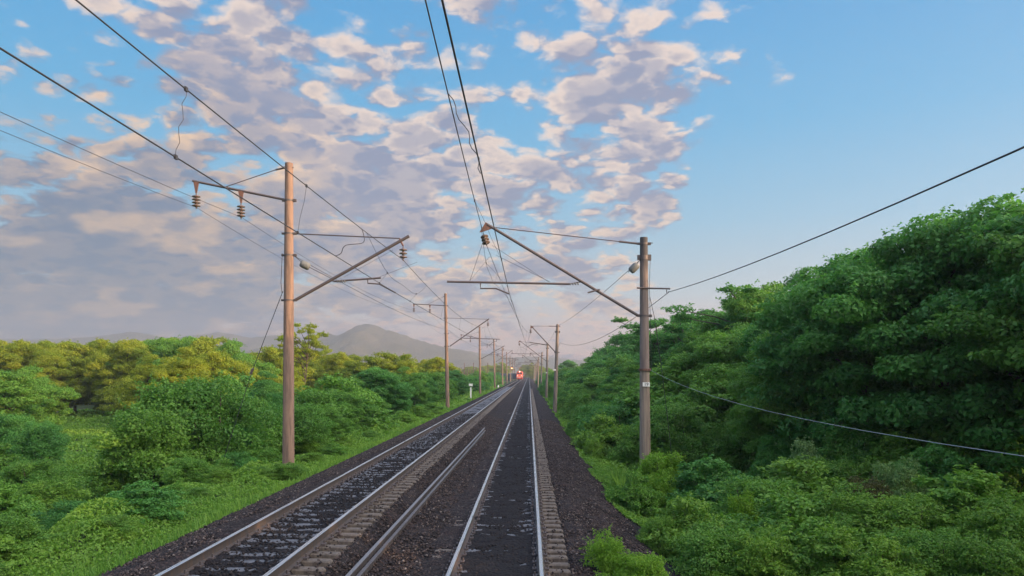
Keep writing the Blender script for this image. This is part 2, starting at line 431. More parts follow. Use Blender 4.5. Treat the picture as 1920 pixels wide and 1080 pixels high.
BZ = BZ + NZ * (1 - 0.8 * ends) - 0.085 * ends
BZ = BZ + 0.016 * strip(XR, .72) - 0.024 * strip(XL, .60) + 0.03 * strip(XR - 1.15, .2) + 0.03 * strip(XL - 1.15, .2)
idx = np.arange(BX.size).reshape(BX.shape)
bf = np.stack([idx[:-1, :-1], idx[:-1, 1:], idx[1:, 1:], idx[1:, :-1]], -1).reshape(-1, 4)
tag(np_mesh('ballast_bed', np.stack([BX, BY, BZ], -1).reshape(-1, 3), bf, M['ballast'], smooth=True), kind='structure')

def bed_z(x, y): return np.interp(x, px_, pz_)
# loose stones lying on the bed near the camera
def stones(n, y0, y1, size):
    x = rng.uniform(-7.9, 2.9, n); y = y0 + (y1 - y0) * rng.random(n) ** 1.3
    inside = np.minimum(np.abs(x - XR), np.abs(x - XL)) < 0.9
    keep = (~inside) | (rng.random(n) < 0.45)
    keep &= (np.abs(np.abs(x - XR) - 0.795) > 0.12) & (np.abs(np.abs(x - XL) - 0.795) > 0.12)
    keep &= ~((np.abs(x - XR - 1.12) < .24) | (np.abs(x - XL - 1.12) < .24)) | (rng.random(n) < .15)
    x, y, inside = x[keep], y[keep], inside[keep]; n = len(x)
    base = np.array([[1, 0, 0], [-1, 0, 0], [0, 1, 0], [0, -1, 0], [0, 0, 1], [0, 0, -1]], float)
    fs = np.array([[0, 2, 4], [2, 1, 4], [1, 3, 4], [3, 0, 4], [2, 0, 5], [1, 2, 5], [3, 1, 5], [0, 3, 5]])
    s = size * rng.uniform(0.5, 1.3, (n, 1, 1))
    v = base[None] * rng.uniform(0.6, 1.3, (n, 6, 3)) * s
    v[:, :, 2] *= 0.7
    a = rng.uniform(0, 6.28, n); ca, sa = np.cos(a)[:, None], np.sin(a)[:, None]
    vx = v[:, :, 0] * ca - v[:, :, 1] * sa + x[:, None]; vy = v[:, :, 0] * sa + v[:, :, 1] * ca + y[:, None]
    vz = v[:, :, 2] + (bed_z(x, y) + 0.012)[:, None]
    verts = np.stack([vx, vy, vz], -1).reshape(-1, 3)
    faces = (fs[None] + (np.arange(n) * 6)[:, None, None]).reshape(-1, 3)
    tint = rng.random(n) ** 1.2; tint = np.where(inside, tint * 0.35, tint)
    return verts, faces, np.repeat(tint, 8)
sv1 = stones(90000, 11, 62, 0.032)
tag(np_mesh('ballast_stones', sv1[0], sv1[1], M['stone'], attr=sv1[2]), 'loose crushed stones lying over the railway ballast', 'gravel', kind='stuff')

# ------------------------------------------------------------------ tracks
def rail_mesh(mb, x, y0, y1, top, mi_side=0, mi_top=1, seg=None):
    pr = [(-0.075, -0.18), (-0.075, -0.168), (-0.012, -0.148), (-0.009, -0.05), (-0.036, -0.035), (-0.0375, -0.008), (-0.028, 0.0),
          (0.028, 0.0), (0.0375, -0.008), (0.036, -0.035), (0.009, -0.05), (0.012, -0.148), (0.075, -0.168), (0.075, -0.18)]
    n = len(pr)
    vs = [(x + a, y0, top + b) for a, b in pr] + [(x + a, y1, top + b) for a, b in pr]
    for k in range(n):
        j = (k + 1) % n
        mb.add([vs[k], vs[j], vs[j + n], vs[k + n]], [(0, 1, 2, 3)], mi_top if k in (5, 6, 7) else mi_side)
    mb.add(vs[:n], [tuple(range(n))], mi_side); mb.add(vs[n:], [tuple(reversed(range(n)))], mi_side)

def sleeper_mb():
    mb = MB(); L = 1.35
    xs = [-L, -L + 0.04, -0.80, -0.52, -0.42, 0.42, 0.52, 0.80, L - 0.04, L]
    tz = [-0.225, -0.19, -0.18, -0.185, -0.205, -0.205, -0.185, -0.18, -0.19, -0.225]
    ring = []
    for x, z in zip(xs, tz):
        ring.append([(x, -0.145, -0.36), (x, -0.12, z - 0.02), (x, -0.085, z), (x, 0.085, z), (x, 0.12, z - 0.02), (x, 0.145, -0.36)])
    for i in range(len(xs) - 1):
        mid = 1 if 2 <= i <= 6 else 0
        for k in range(5):
            mb.add([ring[i][k], ring[i][k + 1], ring[i + 1][k + 1], ring[i + 1][k]], [(0, 3, 2, 1)], mid)
    mb.add(ring[0], [(0, 1, 2, 3, 4, 5)]); mb.add(ring[-1], [(5, 4, 3, 2, 1, 0)])
    for sx in (-0.795, 0.795):    # fastenings: clip plates and bolts each side of the rail
        for s in (-1, 1):
            mb.box((sx + s * 0.115, 0, -0.158), (0.07, 0.15, 0.035), 2)
            mb.tube([(sx + s * 0.12, 0, -0.15), (sx + s * 0.12, 0, -0.085)], 0.018, 6, 2)
    return mb

def track(x0, top, label, y0, y1, pitch, light):
    t = empty('railway_track', (x0, 0, top)); tag(t, label, 'railway track', 'parallel railway tracks')
    for s in (-1, 1):
        mb = MB(); ys = np.linspace(y0, y1, 24)
        for a, b in zip(ys[:-1], ys[1:]): rail_mesh(mb, s * 0.795, a, b, 0)
        r = mb.build('rail', [M['railside'], M['railtop']], t)
    mb0 = sleeper_mb()
    sl0 = mb0.build('sleeper', [M['sleeper'], M['sleeper_soot'], M['steel']], t)
    first = 11.6
    sl0.location = (0, first, 0)
    for k in range(1, 100):
        c = sl0.copy(); COL.objects.link(c); c.parent = t
        c.location = (random.uniform(-.02, .02), first + k * pitch, random.uniform(-0.008, 0.004)); c.rotation_euler = (0, 0, random.uniform(-.012, .012))
    # the remaining sleepers of the track
    V = np.array(mb0.v); rest = MB()
    for y in list(np.arange(first - pitch, -25, -pitch)) + list(np.arange(first + 100 * pitch, 190, pitch)):
        o_ = len(rest.v); rest.v += [(a, b + y, c) for a, b, c in mb0.v]; rest.f += [tuple(i + o_ for i in f) for f in mb0.f]; rest.m += mb0.m; rest.sm += mb0.sm
    tag(rest.build('sleepers', [M['sleeper'], M['sleeper_soot'], M['steel']], t), kind='stuff')
    return t
track(XR, 0.0, 'near track under the viewer, dark oily stone between its polished rails', -28, 740, 0.53, False)
track(XL, DZL, 'left track on the slightly higher bed, red locomotive coming along it', -28, 740, 0.543, True)

# spare rails lying between the tracks
for (x, ya, yb, lab) in ((-3.02, 3.0, 47.5, 'long spare rail lying between the two tracks, left one of the touching pair'),
                         (-2.90, 3.0, 45.5, 'long spare rail lying between the two tracks, right one of the touching pair')):
    mb = MB(); n = 16; ys = np.linspace(0, yb - ya, n)
    for i in range(n - 1): rail_mesh(mb, 0, ys[i], ys[i + 1], 0.18, 0, 1 if x < -2.95 else 0)
    o = mb.build('spare_rail', [M['oldrail'], M['oldtop']], None, (x, ya, -0.055 if x < -2.95 else -0.12)); tag(o, lab, 'rail', 'spare rails between the tracks')
    o.rotation_euler = (0, 0, math.radians(-0.40))
# ------------------------------------------------------------------ catenary poles
GROUND_POLE = -1.2
def disc_insulator(parent, top, n=3, r=0.15, pitch=0.16, lean=(0, 0, -1), name='insulator'):
    """string of stacked sheds hanging from point top; returns the lower end"""
    d = Vector(lean).normalized(); mb = MB(); top = Vector(top)
    L = pitch * n + 0.14
    mb.tube([top, top + d * L], 0.022, 6, 1)
    for k in range(n):
        c = top + d * (0.10 + pitch * k)
        mb.lathe([(0.03, 0.03), (0.06, 0.02), (r, -0.02), (r, -0.045), (0.05, -0.05), (0.045, -0.09)], c, 14, 0, axis=-d)
    mb.build(name, [M['porcelain'], M['steel']], parent)
    return top + d * L

def pole_post(parent, xb, xt, zb, zt, rb, rt, m, name='post'):
    mb = MB(); pts = []; rs = []
    for k in range(9):
        f = k / 8; pts.append((xb + (xt - xb) * f, 0, zb + (zt - zb) * f)); rs.append(rb + (rt - rb) * f)
    mb.tube(pts, rs, 24, 0); mb.build(name, m, parent)

def collar(parent, x, z, r, h=0.07, lug=True):
    mb = MB(); mb.tube([(x, 0, z - h / 2), (x, 0, z + h / 2)], r + 0.012, 24, 0)
    if lug:
        mb.box((x + r + 0.06, 0, z), (0.12, 0.10, h * 1.4)); mb.box((x - r - 0.05, 0, z), (0.10, 0.08, h * 1.2))
        mb.tube([(x - r - .04, -0.09, z), (x + r + .04, -0.09 - r * 0, z)], 0.01, 5)
    mb.build('clamp', M['steel'], parent)

def rod(parent, name, pts, r, m='steel', n=7):
    mb = MB(); mb.tube(pts, r, n); return mb.build(name, M[m], parent)

def left_pole(Y, Xp, top, kind, lean=0.0, stitch=True):
    """pole left of the far track; local origin on its axis at z = GROUND_POLE; numbers are metres from the eye (dx, dz)"""
    t = empty('catenary_pole', (Xp, Y, GROUND_POLE)); e = CAMZ - GROUND_POLE
    def Q(X, Z, y=0.0): return (X - Xp, y, Z + e)
    rt, rb = 0.148, 0.228
    pole_post(t, lean * -0.0, lean, 0, top + e, rb, rt, M['pole_warm'])
    def xr(Z):
        f = (Z + e) / (top + e); return Xp + lean * f, rb + (rt - rb) * f
    # cross-arm with the two feeder insulators
    if kind == 'short':
        ca = [Q(-9.0, 6.5), Q(-12.62, 7.24)]; hang = [(-12.48, 7.2, 6.78), (-10.8, 6.86, 6.40)]; stay = [Q(-11.42, 7.0), Q(-9.2, 7.72)]; n = 4
    else:
        ca = [Q(-9.1, 7.54), Q(-12.82, 7.74)]; hang = [(-12.75, 7.7, 7.36), (-10.98, 7.62, 7.25)]; stay = [Q(-11.3, 7.66), Q(-9.2, 8.6)]; n = 3
    mb = MB(); mb.tube(ca, 0.045, 4); mb.build('cross_arm', M['steel'], t)
    rod(t, 'cross_arm_stay', [stay[0], (stay[1][0] - .28, 0, stay[1][2] - .06)], 0.016)
    rod(t, 'turnbuckle', [(stay[1][0] - .3, 0, stay[1][2] - .065), stay[1]], 0.035)
    ends = []
    for (X, z1, z2) in hang:
        mb = MB(); p = Q(X, z1); q = Q(X, z2)
        mb.add([(p[0] - .1, -.03, p[2]), (p[0] + .1, -.03, p[2]), (q[0] + .025, -.02, q[2]), (q[0] - .025, -.02, q[2]),
                (p[0] - .1, .03, p[2]), (p[0] + .1, .03, p[2]), (q[0] + .025, .02, q[2]), (q[0] - .025, .02, q[2])],
               [(0, 1, 2, 3), (5, 4, 7, 6), (0, 4, 5, 1), (1, 5, 6, 2), (2, 6, 7, 3), (3, 7, 4, 0)])
        mb.build('hanger', M['rust'], t)
        ends.append(disc_insulator(t, q, n, 0.15, 0.115 if n == 4 else 0.14))
    for z in (ca[0][2] - e,):
        x, r = xr(z); collar(t, x - Xp, z + e, r)
    # main cantilever, tie rod, messenger insulator
    if kind == 'short':
        A, B, T0, T1, I0 = (-8.78, 2.76), (-4.50, 5.17), (-8.84, 5.26), (-4.86, 5.08), (-4.72, 4.78)
        tube_ = [(-7.30, 3.47), (-5.56, 3.6)]; cl = (-7.46, 3.52)
        arm = [(-6.05, 3.57), (-6.05, 3.40), (-5.62, 3.37), (-5.0, 3.04)]
    else:
        A, B, T0, T1, I0 = (-8.78, 3.05), (-4.42, 6.1), (-8.84, 6.17), (-4.6, 6.05), (-4.55, 5.75)
        tube_ = [(-7.26, 3.95), (-3.2, 3.84)]; cl = (-7.40, 3.97)
        arm = [(-3.6, 3.85), (-3.6, 3.6), (-3.95, 3.55), (-4.42, 3.14)]
    rod(t, 'cantilever', [Q(*A), Q(*B)], 0.058, 'steel', 10)
    rod(t, 'tie_rod', [Q(*T0), Q(*T1)], 0.024)
    rod(t, 'suspension_link', [Q(*T1), Q(T1[0] + .02, T1[1] - .06), Q(I0[0], I0[1] + 0.02)], 0.035, 'rust')
    lower = disc_insulator(t, Q(*I0), 3, 0.15, 0.135)
    mb = MB(); mb.tube([Q(*cl), Q(*tube_[0])], 0.03, 6)
    for k in range(4):
        mb.lathe([(0.02, .03), (0.075, 0), (0.02, -.03)], Q(tube_[0][0] + 0.12 + k * 0.09, tube_[0][1]), 10, 1, axis=(1, 0, 0.05))
    mb.build('rod_insulator', [M['steel'], M['glass_ins']], t)
    rod(t, 'registration_tube', [Q(*tube_[0]), Q(*tube_[1])], 0.036, 'steel', 8)
    rod(t, 'steady_arm', [Q(*p) for p in arm], 0.028, 'steel', 7)
    for f in (0.2, 0.95):
        X = tube_[0][0] + (tube_[1][0] - tube_[0][0]) * f
        rod(t, 'tube_stay', [Q(X, 3.62 if kind == 'short' else 3.92), Q(I0[0] + (f - .5) * 0.6, 4.45 if kind == 'short' else 5.3, (f - 0.5) * 4)], 0.006, 'wire', 4)
    for z in (A[1], T0[1], 4.45):
        x, r = xr(z); collar(t, x - Xp, z + e, r, 0.06)
    return t

rp = []
def right_pole(Y, Xb, Xt, top, kind):
    t = empty('catenary_pole', (Xb, Y, GROUND_POLE)); e = CAMZ - GROUND_POLE
    def Q(X, Z, y=0.0): return (X - Xb, y, Z + e)
    rt, rb = 0.148, 0.222
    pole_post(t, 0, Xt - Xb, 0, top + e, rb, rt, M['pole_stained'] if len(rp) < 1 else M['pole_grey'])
    def xr(Z):
        f = (Z + e) / (top + e); return Xb + (Xt - Xb) * f, rb + (rt - rb) * f
    xa = Xt - 0.2
    if kind == 'long':
        A, B, T0, T1 = (xa, 2.22), (-1.60, 5.72), (xa, 4.98), (-1.30, 5.60)
        tip = (-1.86, 5.42); I0 = (-1.74, 5.36); lean = (0.10, -0.12, -0.36)
        tube_ = [(1.55, 3.44), (-3.14, 3.53)]; cl = (1.98, 3.52)
        arm = [(-1.86, 3.51), (-1.86, 3.27), (-1.27, 3.27), (-0.76, 3.06)]
    else:
        A, B, T0, T1 = (xa, 2.26), (0.22, 5.08), (xa, 5.05), (0.30, 5.06)
        tip = (0.17, 4.8); I0 = (0.17, 4.78); lean = (0, 0, -1)
        tube_ = [(1.6, 3.12), (0.05, 3.34)]; cl = (1.9, 3.2)
        arm = [(0.9, 3.22), (0.9, 3.05), (0.3, 3.12), (-0.2, 2.86)]
    rod(t, 'cantilever', [Q(*A), Q(*B)], 0.056, 'steel', 10)
    rod(t, 'tie_rod', [Q(T0[0] - .75, T0[1] + (T1[1] - T0[1]) * .75 / (T0[0] - T1[0])), Q(*T1)], 0.018)
    rod(t, 'turnbuckle', [Q(*T0), Q(T0[0] - .75, T0[1] + (T1[1] - T0[1]) * .75 / (T0[0] - T1[0]))], 0.042)
    # gusset at the tip that carries the insulator
    mb = MB(); a, b, c = Q(B[0] - .06, B[1] + .08), Q(B[0] + .30, B[1] - .12), Q(*tip)
    mb.add([(p[0], y, p[2]) for y in (-.03, .03) for p in (a, b, (c[0] + .04, 0, c[2]), (c[0] - .04, 0, c[2]))],
           [(0, 1, 2, 3), (7, 6, 5, 4), (0, 4, 5, 1), (1, 5, 6, 2), (2, 6, 7, 3), (3, 7, 4, 0)])
    mb.build('gusset', M['rust'], t)
    lower = disc_insulator(t, Q(*I0), 3, 0.15, 0.13, lean)
    mb = MB(); mb.tube([Q(*cl), Q(tube_[0][0], tube_[0][1])], 0.026, 6)
    for k in range(4):
        mb.lathe([(0.02, .03), (0.065, 0), (0.02, -.03)], Q(tube_[0][0] + 0.03 + k * 0.1, tube_[0][1] + .003 * k), 10, 1, axis=(1, 0, 0))
    mb.build('rod_insulator', [M['steel'], M['glass_ins']], t)
    rod(t, 'registration_tube', [Q(*tube_[0]), Q(*tube_[1])], 0.042, 'steel', 8)
    rod(t, 'steady_arm', [Q(*p) for p in arm], 0.03, 'steel', 7)
    if kind == 'long':
        for (X0, X1, dy) in ((-2.28, -1.70, -1.5), (-2.30, -1.58, 1.5), (0.75, -1.35, -1.2), (0.80, -1.3, 1.2)):
            rod(t, 'tube_stay', [Q(X0, 3.52), Q(X1, 4.72, dy)], 0.007, 'wire', 4)
        rod(t, 'arm_stop', [Q(2.24, 3.10, -.08), Q(2.70, 3.22, -.08)], 0.035, 'steel', 6)
    for z in (A[1], T0[1], 4.45):
        x, r = xr(z); collar(t, x - Xb, z + e, r, 0.07 if z != 4.45 else 0.16)
    return t

def plate_on(t, Xb, Z, r, text, w=0.26, h=0.15):
    e = CAMZ - GROUND_POLE
    mb = MB(); mb.box((0, -r - 0.012, Z + e), (w, 0.02, h)); p = mb.build('number_plate', M['white'], t)
    if text:
        cu = bpy.data.curves.new('number', 'FONT'); cu.body = text; cu.size = h * 1.05; cu.align_x = 'CENTER'; cu.align_y = 'CENTER'; cu.extrude = 0.003
        tmp = bpy.data.objects.new('number', cu); me = bpy.data.meshes.new_from_object(tmp)
        bpy.data.objects.remove(tmp)
        me.materials.clear(); me.materials.append(M['black'])
        o = bpy.data.objects.new('number', me); COL.objects.link(o); o.parent = p
        o.location = (0, -r - 0.027, Z + e); o.rotation_euler = (math.pi / 2, 0, 0)
    return p

E = CAMZ - GROUND_POLE
ORD = ['nearest', 'second', 'third', 'fourth', 'fifth', 'sixth', 'seventh', 'eighth', 'ninth']
LY = [29.2 + 57 * k for k in range(9)]
RY = [29.8 + 52.7 * k for k in range(9)]
lp = []
p = left_pole(LY[0], -9.03, 7.9, 'short', 0.03); lp.append(p)
p2 = left_pole(LY[1], -9.0, 8.9, 'long', -0.25); lp.append(p2)
p3 = left_pole(LY[2], -9.0, 8.7, 'short', -0.1); lp.append(p3)
for k in range(3, 9):
    c = copy_tree(p2 if k % 2 else p3); c.location = (-8.9 + random.uniform(-.15, .15), LY[k], GROUND_POLE); lp.append(c)
for k, o in enumerate(lp):
    tag(o, [ 'nearest left catenary pole, thick weathered concrete, glowing orange in its upper half',
             'second catenary pole on the left, behind the leafy bushes',
             'third catenary pole on the left, just beyond the white distance post',
             'fourth catenary pole on the left, white marker stub beside its foot'][k] if k < 4 else
        '%s catenary pole from the camera in the hazy left row beside the distant train' % ORD[k],
        'catenary pole', 'concrete catenary poles along the left side')
r1 = right_pole(RY[0], 4.45, 4.39, 5.22, 'long'); rp.append(r1)
r2 = right_pole(RY[1], 2.71, 3.03, 5.25, 'short'); rp.append(r2)
r3 = right_pole(RY[2], 3.0, 3.2, 5.25, 'long'); rp.append(r3)
for k in range(4, 9 + 0):
    pass
for k in range(3, 9):
    c = copy_tree(r2 if k % 2 else r3); c.location = (2.85 + random.uniform(-.12, .12), RY[k], GROUND_POLE); rp.append(c)
for k, o in enumerate(rp):
    tag(o, ['nearest right catenary pole, stained concrete with a white 19 plate',
            'second catenary pole on the right, small white plate at its middle',
            'third catenary pole on the right, with a long arm reaching over the near track'][k] if k < 3 else
        '%s catenary pole from the camera in the hazy right row' % ORD[k],
        'catenary pole', 'concrete catenary poles along the right side')
plate_on(r1, 0, -0.40, 0.222, '19', 0.27, 0.16)
plate_on(r2, 0, 0.42, 0.21, '', 0.24, 0.16)
plate_on(r3, 0, 0.2, 0.2, '', 0.22, 0.16)
mb = MB(); mb.tube([(-0.02, 0, 0.12 + E), (-0.02, 0, 0.20 + E)], 0.235, 24); mb.build('band', M['rust'], r1)
# extra fittings of the nearest right pole: side arm, side stay wire, conduit
rod(r1, 'side_arm', [(-0.35, -0.17, 3.27 + E), (0.92, -0.17, 3.24 + E)], 0.032, 'steel', 4)
rod(r1, 'hook', [(0.78, -0.17, 3.2 + E), (0.80, -0.17, 3.05 + E), (0.88, -0.17, 3.14 + E)], 0.02)
rod(r1, 'side_stay', [(0.16, 0, 3.0 + E), (0.34, 0, 2.2 + E), (0.62, 0, 0.2 + E), (0.95, 0.1, -2.4 + E), (1.15, .15, -4.5 + E)], 0.011, 'wire', 5)
rod(r1, 'down_lead', [(0.17, -.1, 4.35 + E), (0.14, -.1, 3.3 + E), (0.18, -.05, 2.2 + E), (0.22, -.05, 0.1 + E)], 0.010, 'wire', 5)
rod(r1, 'top_bolt', [(-0.24, -.05, 5.0 + E), (0.28, -.05, 5.0 + E)], 0.018)
rod(p, 'down_lead', [(-0.19, -.1, 4.5 + E), (-0.24, -.1, 3.4 + E), (-0.20, -.1, 3.0 + E)], 0.012, 'wire', 5)
rod(p, 'top_bolt', [(-0.2, -.05, 7.75 + E), (0.22, -.05, 7.72 + E)], 0.018)
g_ = [(-0.20, 0, 3.1 + E), (-1.5, 0.4, 0.1 + E), (-3.3, 1.2, -4.6 + E)]
gw = rod(p, 'guy_wire', g_, 0.013, 'wire', 6)
mb = MB(); mb.tube([(-1.46, .39, .2 + E), (-1.56, .43, 0.0 + E)], [0.05, 0.05], 8); mb.build('strain_insulator', M['porcelain'], gw)

# ------------------------------------------------------------------ overhead lines
def span(a, b, sag, n=20):
    return [(a[0] + (b[0] - a[0]) * f, a[1] + (b[1] - a[1]) * f, a[2] + (b[2] - a[2]) * f - 4 * sag * f * (1 - f)) for f in [k / n for k in range(n + 1)]]
def polyline(points, sags, n=20):
    out = []
    for k in range(len(points) - 1):
        out += span(points[k], points[k + 1], sags[k] if isinstance(sags, list) else sags, n)[(1 if k else 0):]
    return out
def at(pts, y):
    for a, b in zip(pts[:-1], pts[1:]):
        if a[1] <= y <= b[1]:
            f = (y - a[1]) / (b[1] - a[1]); return Vector([a[i] + (b[i] - a[i]) * f for i in range(3)])
    return Vector(pts[-1])
def smooth_path(p, n=6):
    p = [Vector(q) for q in p]; out = []
    for i in range(len(p) - 1):
        a, b, c, d = p[max(i - 1, 0)], p[i], p[i + 1], p[min(i + 2, len(p) - 1)]
        for k in range(n):
            f = k / n
            out.append(0.5 * ((2 * b) + (c - a) * f + (2 * a - 5 * b + 4 * c - d) * f * f + (3 * b - a - 3 * c + d) * f ** 3))
    return out + [p[-1]]
def overhead(label, mess, cont, sags, supports, stitch):
    t = empty('overhead_line', (0, 0, 0)); tag(t, label, 'overhead line', 'overhead lines above the two tracks')
    mp = polyline(mess, sags, 24); cp = polyline(cont, 0.03, 6)
    mb = MB(); mb.tube(mp, 0.0100, 6, 0); mb.build('messenger_wire', M['wire'], t)
    mb = MB(); mb.tube(cp, 0.0105, 6, 0); mb.build('contact_wire', M['wire'], t)
    def dropper(y, wavy=False, top=None):
        a = top or at(mp, y); b = at(cp, a.y); mb = MB()
        if wavy:
            n = 9; pts = [a.lerp(b, k / n) + Vector((0.02 * math.sin(k * 2.1), 0.02 * math.cos(k * 1.7), 0)) for k in range(n + 1)]
        else: pts = [a, a.lerp(b, .33) + Vector((.012, 0, 0)), a.lerp(b, .66) - Vector((.012, 0, 0)), b]
        mb.tube(pts, 0.0045, 4)
        for q in (a, b): mb.box(q, (0.03, 0.07, 0.06))
        mb.build('dropper', M['wire'], t)
    for k, ys in enumerate(supports):
        if ys < 0: continue
        a = at(mp, ys - stitch); b = at(mp, ys + stitch)
        if k < 5:
            z1 = at(mp, ys).z
            pts = [a, a.lerp(b, .25) - Vector((0, 0, .62 * min(1.3, z1 - 3.1 - CAMZ))), a.lerp(b, .5) - Vector((0, 0, .66 * min(1.3, z1 - 3.1 - CAMZ))), a.lerp(b, .75) - Vector((0, 0, .62 * min(1.3, z1 - 3.1 - CAMZ))), b]
            pts[1].x = a.x + (b.x - a.x) * .25; mb = MB(); mb.tube(smooth_path(pts), 0.006, 5); mb.build('stitch_wire', M['wire'], t)
            dropper(0, top=pts[1]); dropper(0, top=pts[3])
        if k < 6:
            nxt = supports[k + 1] if k + 1 < len(supports) else ys + 55
            for f in (0.24, 0.42, 0.6, 0.78): dropper(ys + (nxt - ys) * f)
    return t, mp, cp, dropper
# left line
mess = [(-4.7, -28, 4.35 + CAMZ)] + [((-4.72 if k % 2 == 0 else -4.60), y, (4.27 if k % 2 == 0 else 5.2) + CAMZ) for k, y in enumerate(LY)]
cont = [(-4.55, -28, 2.95 + CAMZ)] + [((-5.0 if k % 2 == 0 else -4.42), y, (3.03 if k % 2 == 0 else 3.12) + CAMZ) for k, y in enumerate(LY)]
t, mp, cp, dr = overhead('pair of overhead wires with droppers running above the left track', mess, cont, [0.44, 0.8, 0.8] + [0.8] * 6, LY, 6.6)
dr(10.7, wavy=True); dr(16.5)
a, b = at(mp, 21.6), at(cp, 19.8)
mb = MB(); mb.tube(smooth_path([a, a + Vector((.10, 0, -.12)), a + Vector((.14, -.1, -.45)), a.lerp(b, .7) + Vector((.12, -.2, 0)), b + Vector((.06, .35, .12)), b]), 0.011, 6); mb.build('jumper', M['wire'], t)
# right line
mess = [(-0.55, -23, 4.9 + CAMZ)] + [((-1.62 if k % 2 == 0 else 0.17), y, (4.92 if k % 2 == 0 else 4.30) + CAMZ) for k, y in enumerate(RY)]
cont = [(-0.62, -23, 2.95 + CAMZ)] + [((-0.75 if k % 2 == 0 else -0.2), y, (3.05 if k % 2 == 0 else 2.86) + CAMZ) for k, y in enumerate(RY)]
t, mp, cp, dr = overhead('pair of overhead wires running straight above the near track', mess, cont, [0.62, 0.8] + [0.8] * 7, RY, 5.5)
a, b = at(mp, 12.1), at(cp, 11.6)
mb = MB(); n = 14
mb.tube([a.lerp(b, k / n) + Vector((0.035 * math.sin(k * 1.3) + 0.05 * math.sin(k / n * 3.14), 0.25 * math.sin(k / n * 3.14), 0)) for k in range(n + 1)], 0.008, 5); mb.build('jumper', M['wire'], t)
dr(20.5)

def line_thing(name, label, cat, pts, sags, r=0.008, m='wire', group=None, n=20):
    mb = MB(); mb.tube(polyline(pts, sags, n), r, 6); o = mb.build(name, M[m]); return tag(o, label, cat, group)
def lv(short, long): return [(short if k % 2 == 0 else long) for k in range(9)]
line_thing('feeder_wire', 'outer of the two thin power wires carried left of the left poles', 'power wire',
           [(-12.3, -28, 6.3 + CAMZ)] + [((-12.48 if k % 2 == 0 else -12.75), y, (6.24 if k % 2 == 0 else 6.85) + CAMZ) for k, y in enumerate(LY)], 0.85, 0.007, 'wire', 'feeder wires on the left cross-arms')
line_thing('feeder_wire', 'inner of the two thin power wires carried left of the left poles', 'power wire',
           [(-10.7, -28, 6.0 + CAMZ)] + [((-10.8 if k % 2 == 0 else -10.98), y, (5.88 if k % 2 == 0 else 6.75) + CAMZ) for k, y in enumerate(LY)], 0.8, 0.007, 'wire', 'feeder wires on the left cross-arms')
def weight(parent_line, c, axis, r, L):
    mb = MB(); mb.lathe([(0.02, -L / 2), (r * .75, -L / 2 + .01), (r, -L / 2 + .07), (r * 1.02, 0), (r, L / 2 - .07), (r * .75, L / 2 - .01), (0.02, L / 2)], c, 16, 0, axis=axis)
    return mb.build('damper_weight', M['weight'], parent_line)
o = line_thing('ground_wire', 'thin wire with a grey weight leading on from the nearest left pole', 'wire',
               [(-8.80, LY[0], 4.42 + CAMZ)] + [(-8.9, y, 4.85 + CAMZ) for y in LY[1:]], 0.4, 0.011)
weight(o, (-8.40, 29.2, 4.08 + CAMZ), (0.87, 0.2, -0.42), 0.145, 0.38)
mb = MB(); mb.tube([(-8.80, LY[0], 4.42 + CAMZ), (-8.40, 29.2, 4.08 + CAMZ), (-7.98, 31.5, 3.85 + CAMZ)], 0.012, 5); mb.build('lead', M['wire'], o)
o = line_thing('ground_wire', 'thin wire with an oval grey weight leading on from the numbered right pole', 'wire',
               [(4.24, RY[0], 4.35 + CAMZ)] + [(2.98, y, 5.05 + CAMZ) for y in RY[1:]], [0.25] * 8, 0.010)
weight(o, (4.0, 29.7, 4.04 + CAMZ), (0.62, -.1, 0.62), 0.145, 0.40)
mb = MB(); mb.tube([(4.24, RY[0], 4.35 + CAMZ), (4.0, 29.7, 4.04 + CAMZ), (3.8, 29.9, 3.9 + CAMZ)], 0.012, 5); mb.build('lead', M['wire'], o)
line_thing('feeder_wire', 'dark wire crossing the clear right sky to the side arm of the numbered pole', 'power wire',
           [(5.33, -23, 3.3 + CAMZ), (5.33, RY[0] - .17, 3.12 + CAMZ)] + [(3.3, y, 3.3 + CAMZ) for y in RY[1:]], [0.78, 0.95] + [0.8] * 7, 0.0125)
line_thing('slack_cable', 'pale slack cable sagging from the numbered right pole over the green bushes', 'cable',
           [(4.75, -12, 0.35 + CAMZ), (4.62, RY[0], 0.16 + CAMZ)], 1.05, 0.0048, 'white_cable')

# ------------------------------------------------------------------ small railway furniture
def distance_post():
    t = empty('distance_post', (-8.75, 117, -0.55)); tag(t, 'white distance post with a small sign plate, in the grass left of the far track', 'post')
    mb = MB(); mb.box((0, 0, 0.95), (0.20, 0.16, 1.9)); mb.build('post', M['white'], t)
    mb = MB(); mb.box((0, 0, 2.0), (0.08, 0.06, 0.3)); mb.build('bracket', M['black'], t)
    mb = MB(); mb.box((0, -0.05, 2.3), (0.58, 0.05, 0.34)); mb.build('sign_plate', M['white'], t)
distance_post()
t = empty('marker_stub', (-8.1, 205, -0.5)); tag(t, 'tiny white marker stub by the left rail at the foot of the fourth left pole', 'marker')
mb = MB(); mb.tube([(0, 0, 0), (0, 0, .75)], [.2, .17], 8); mb.build('stub', M['white'], t)
mb = MB(); mb.lathe([(.17, 0), (.12, .1), (.0, .16)], (0, 0, .75), 8); mb.build('cap', M['white'], t)

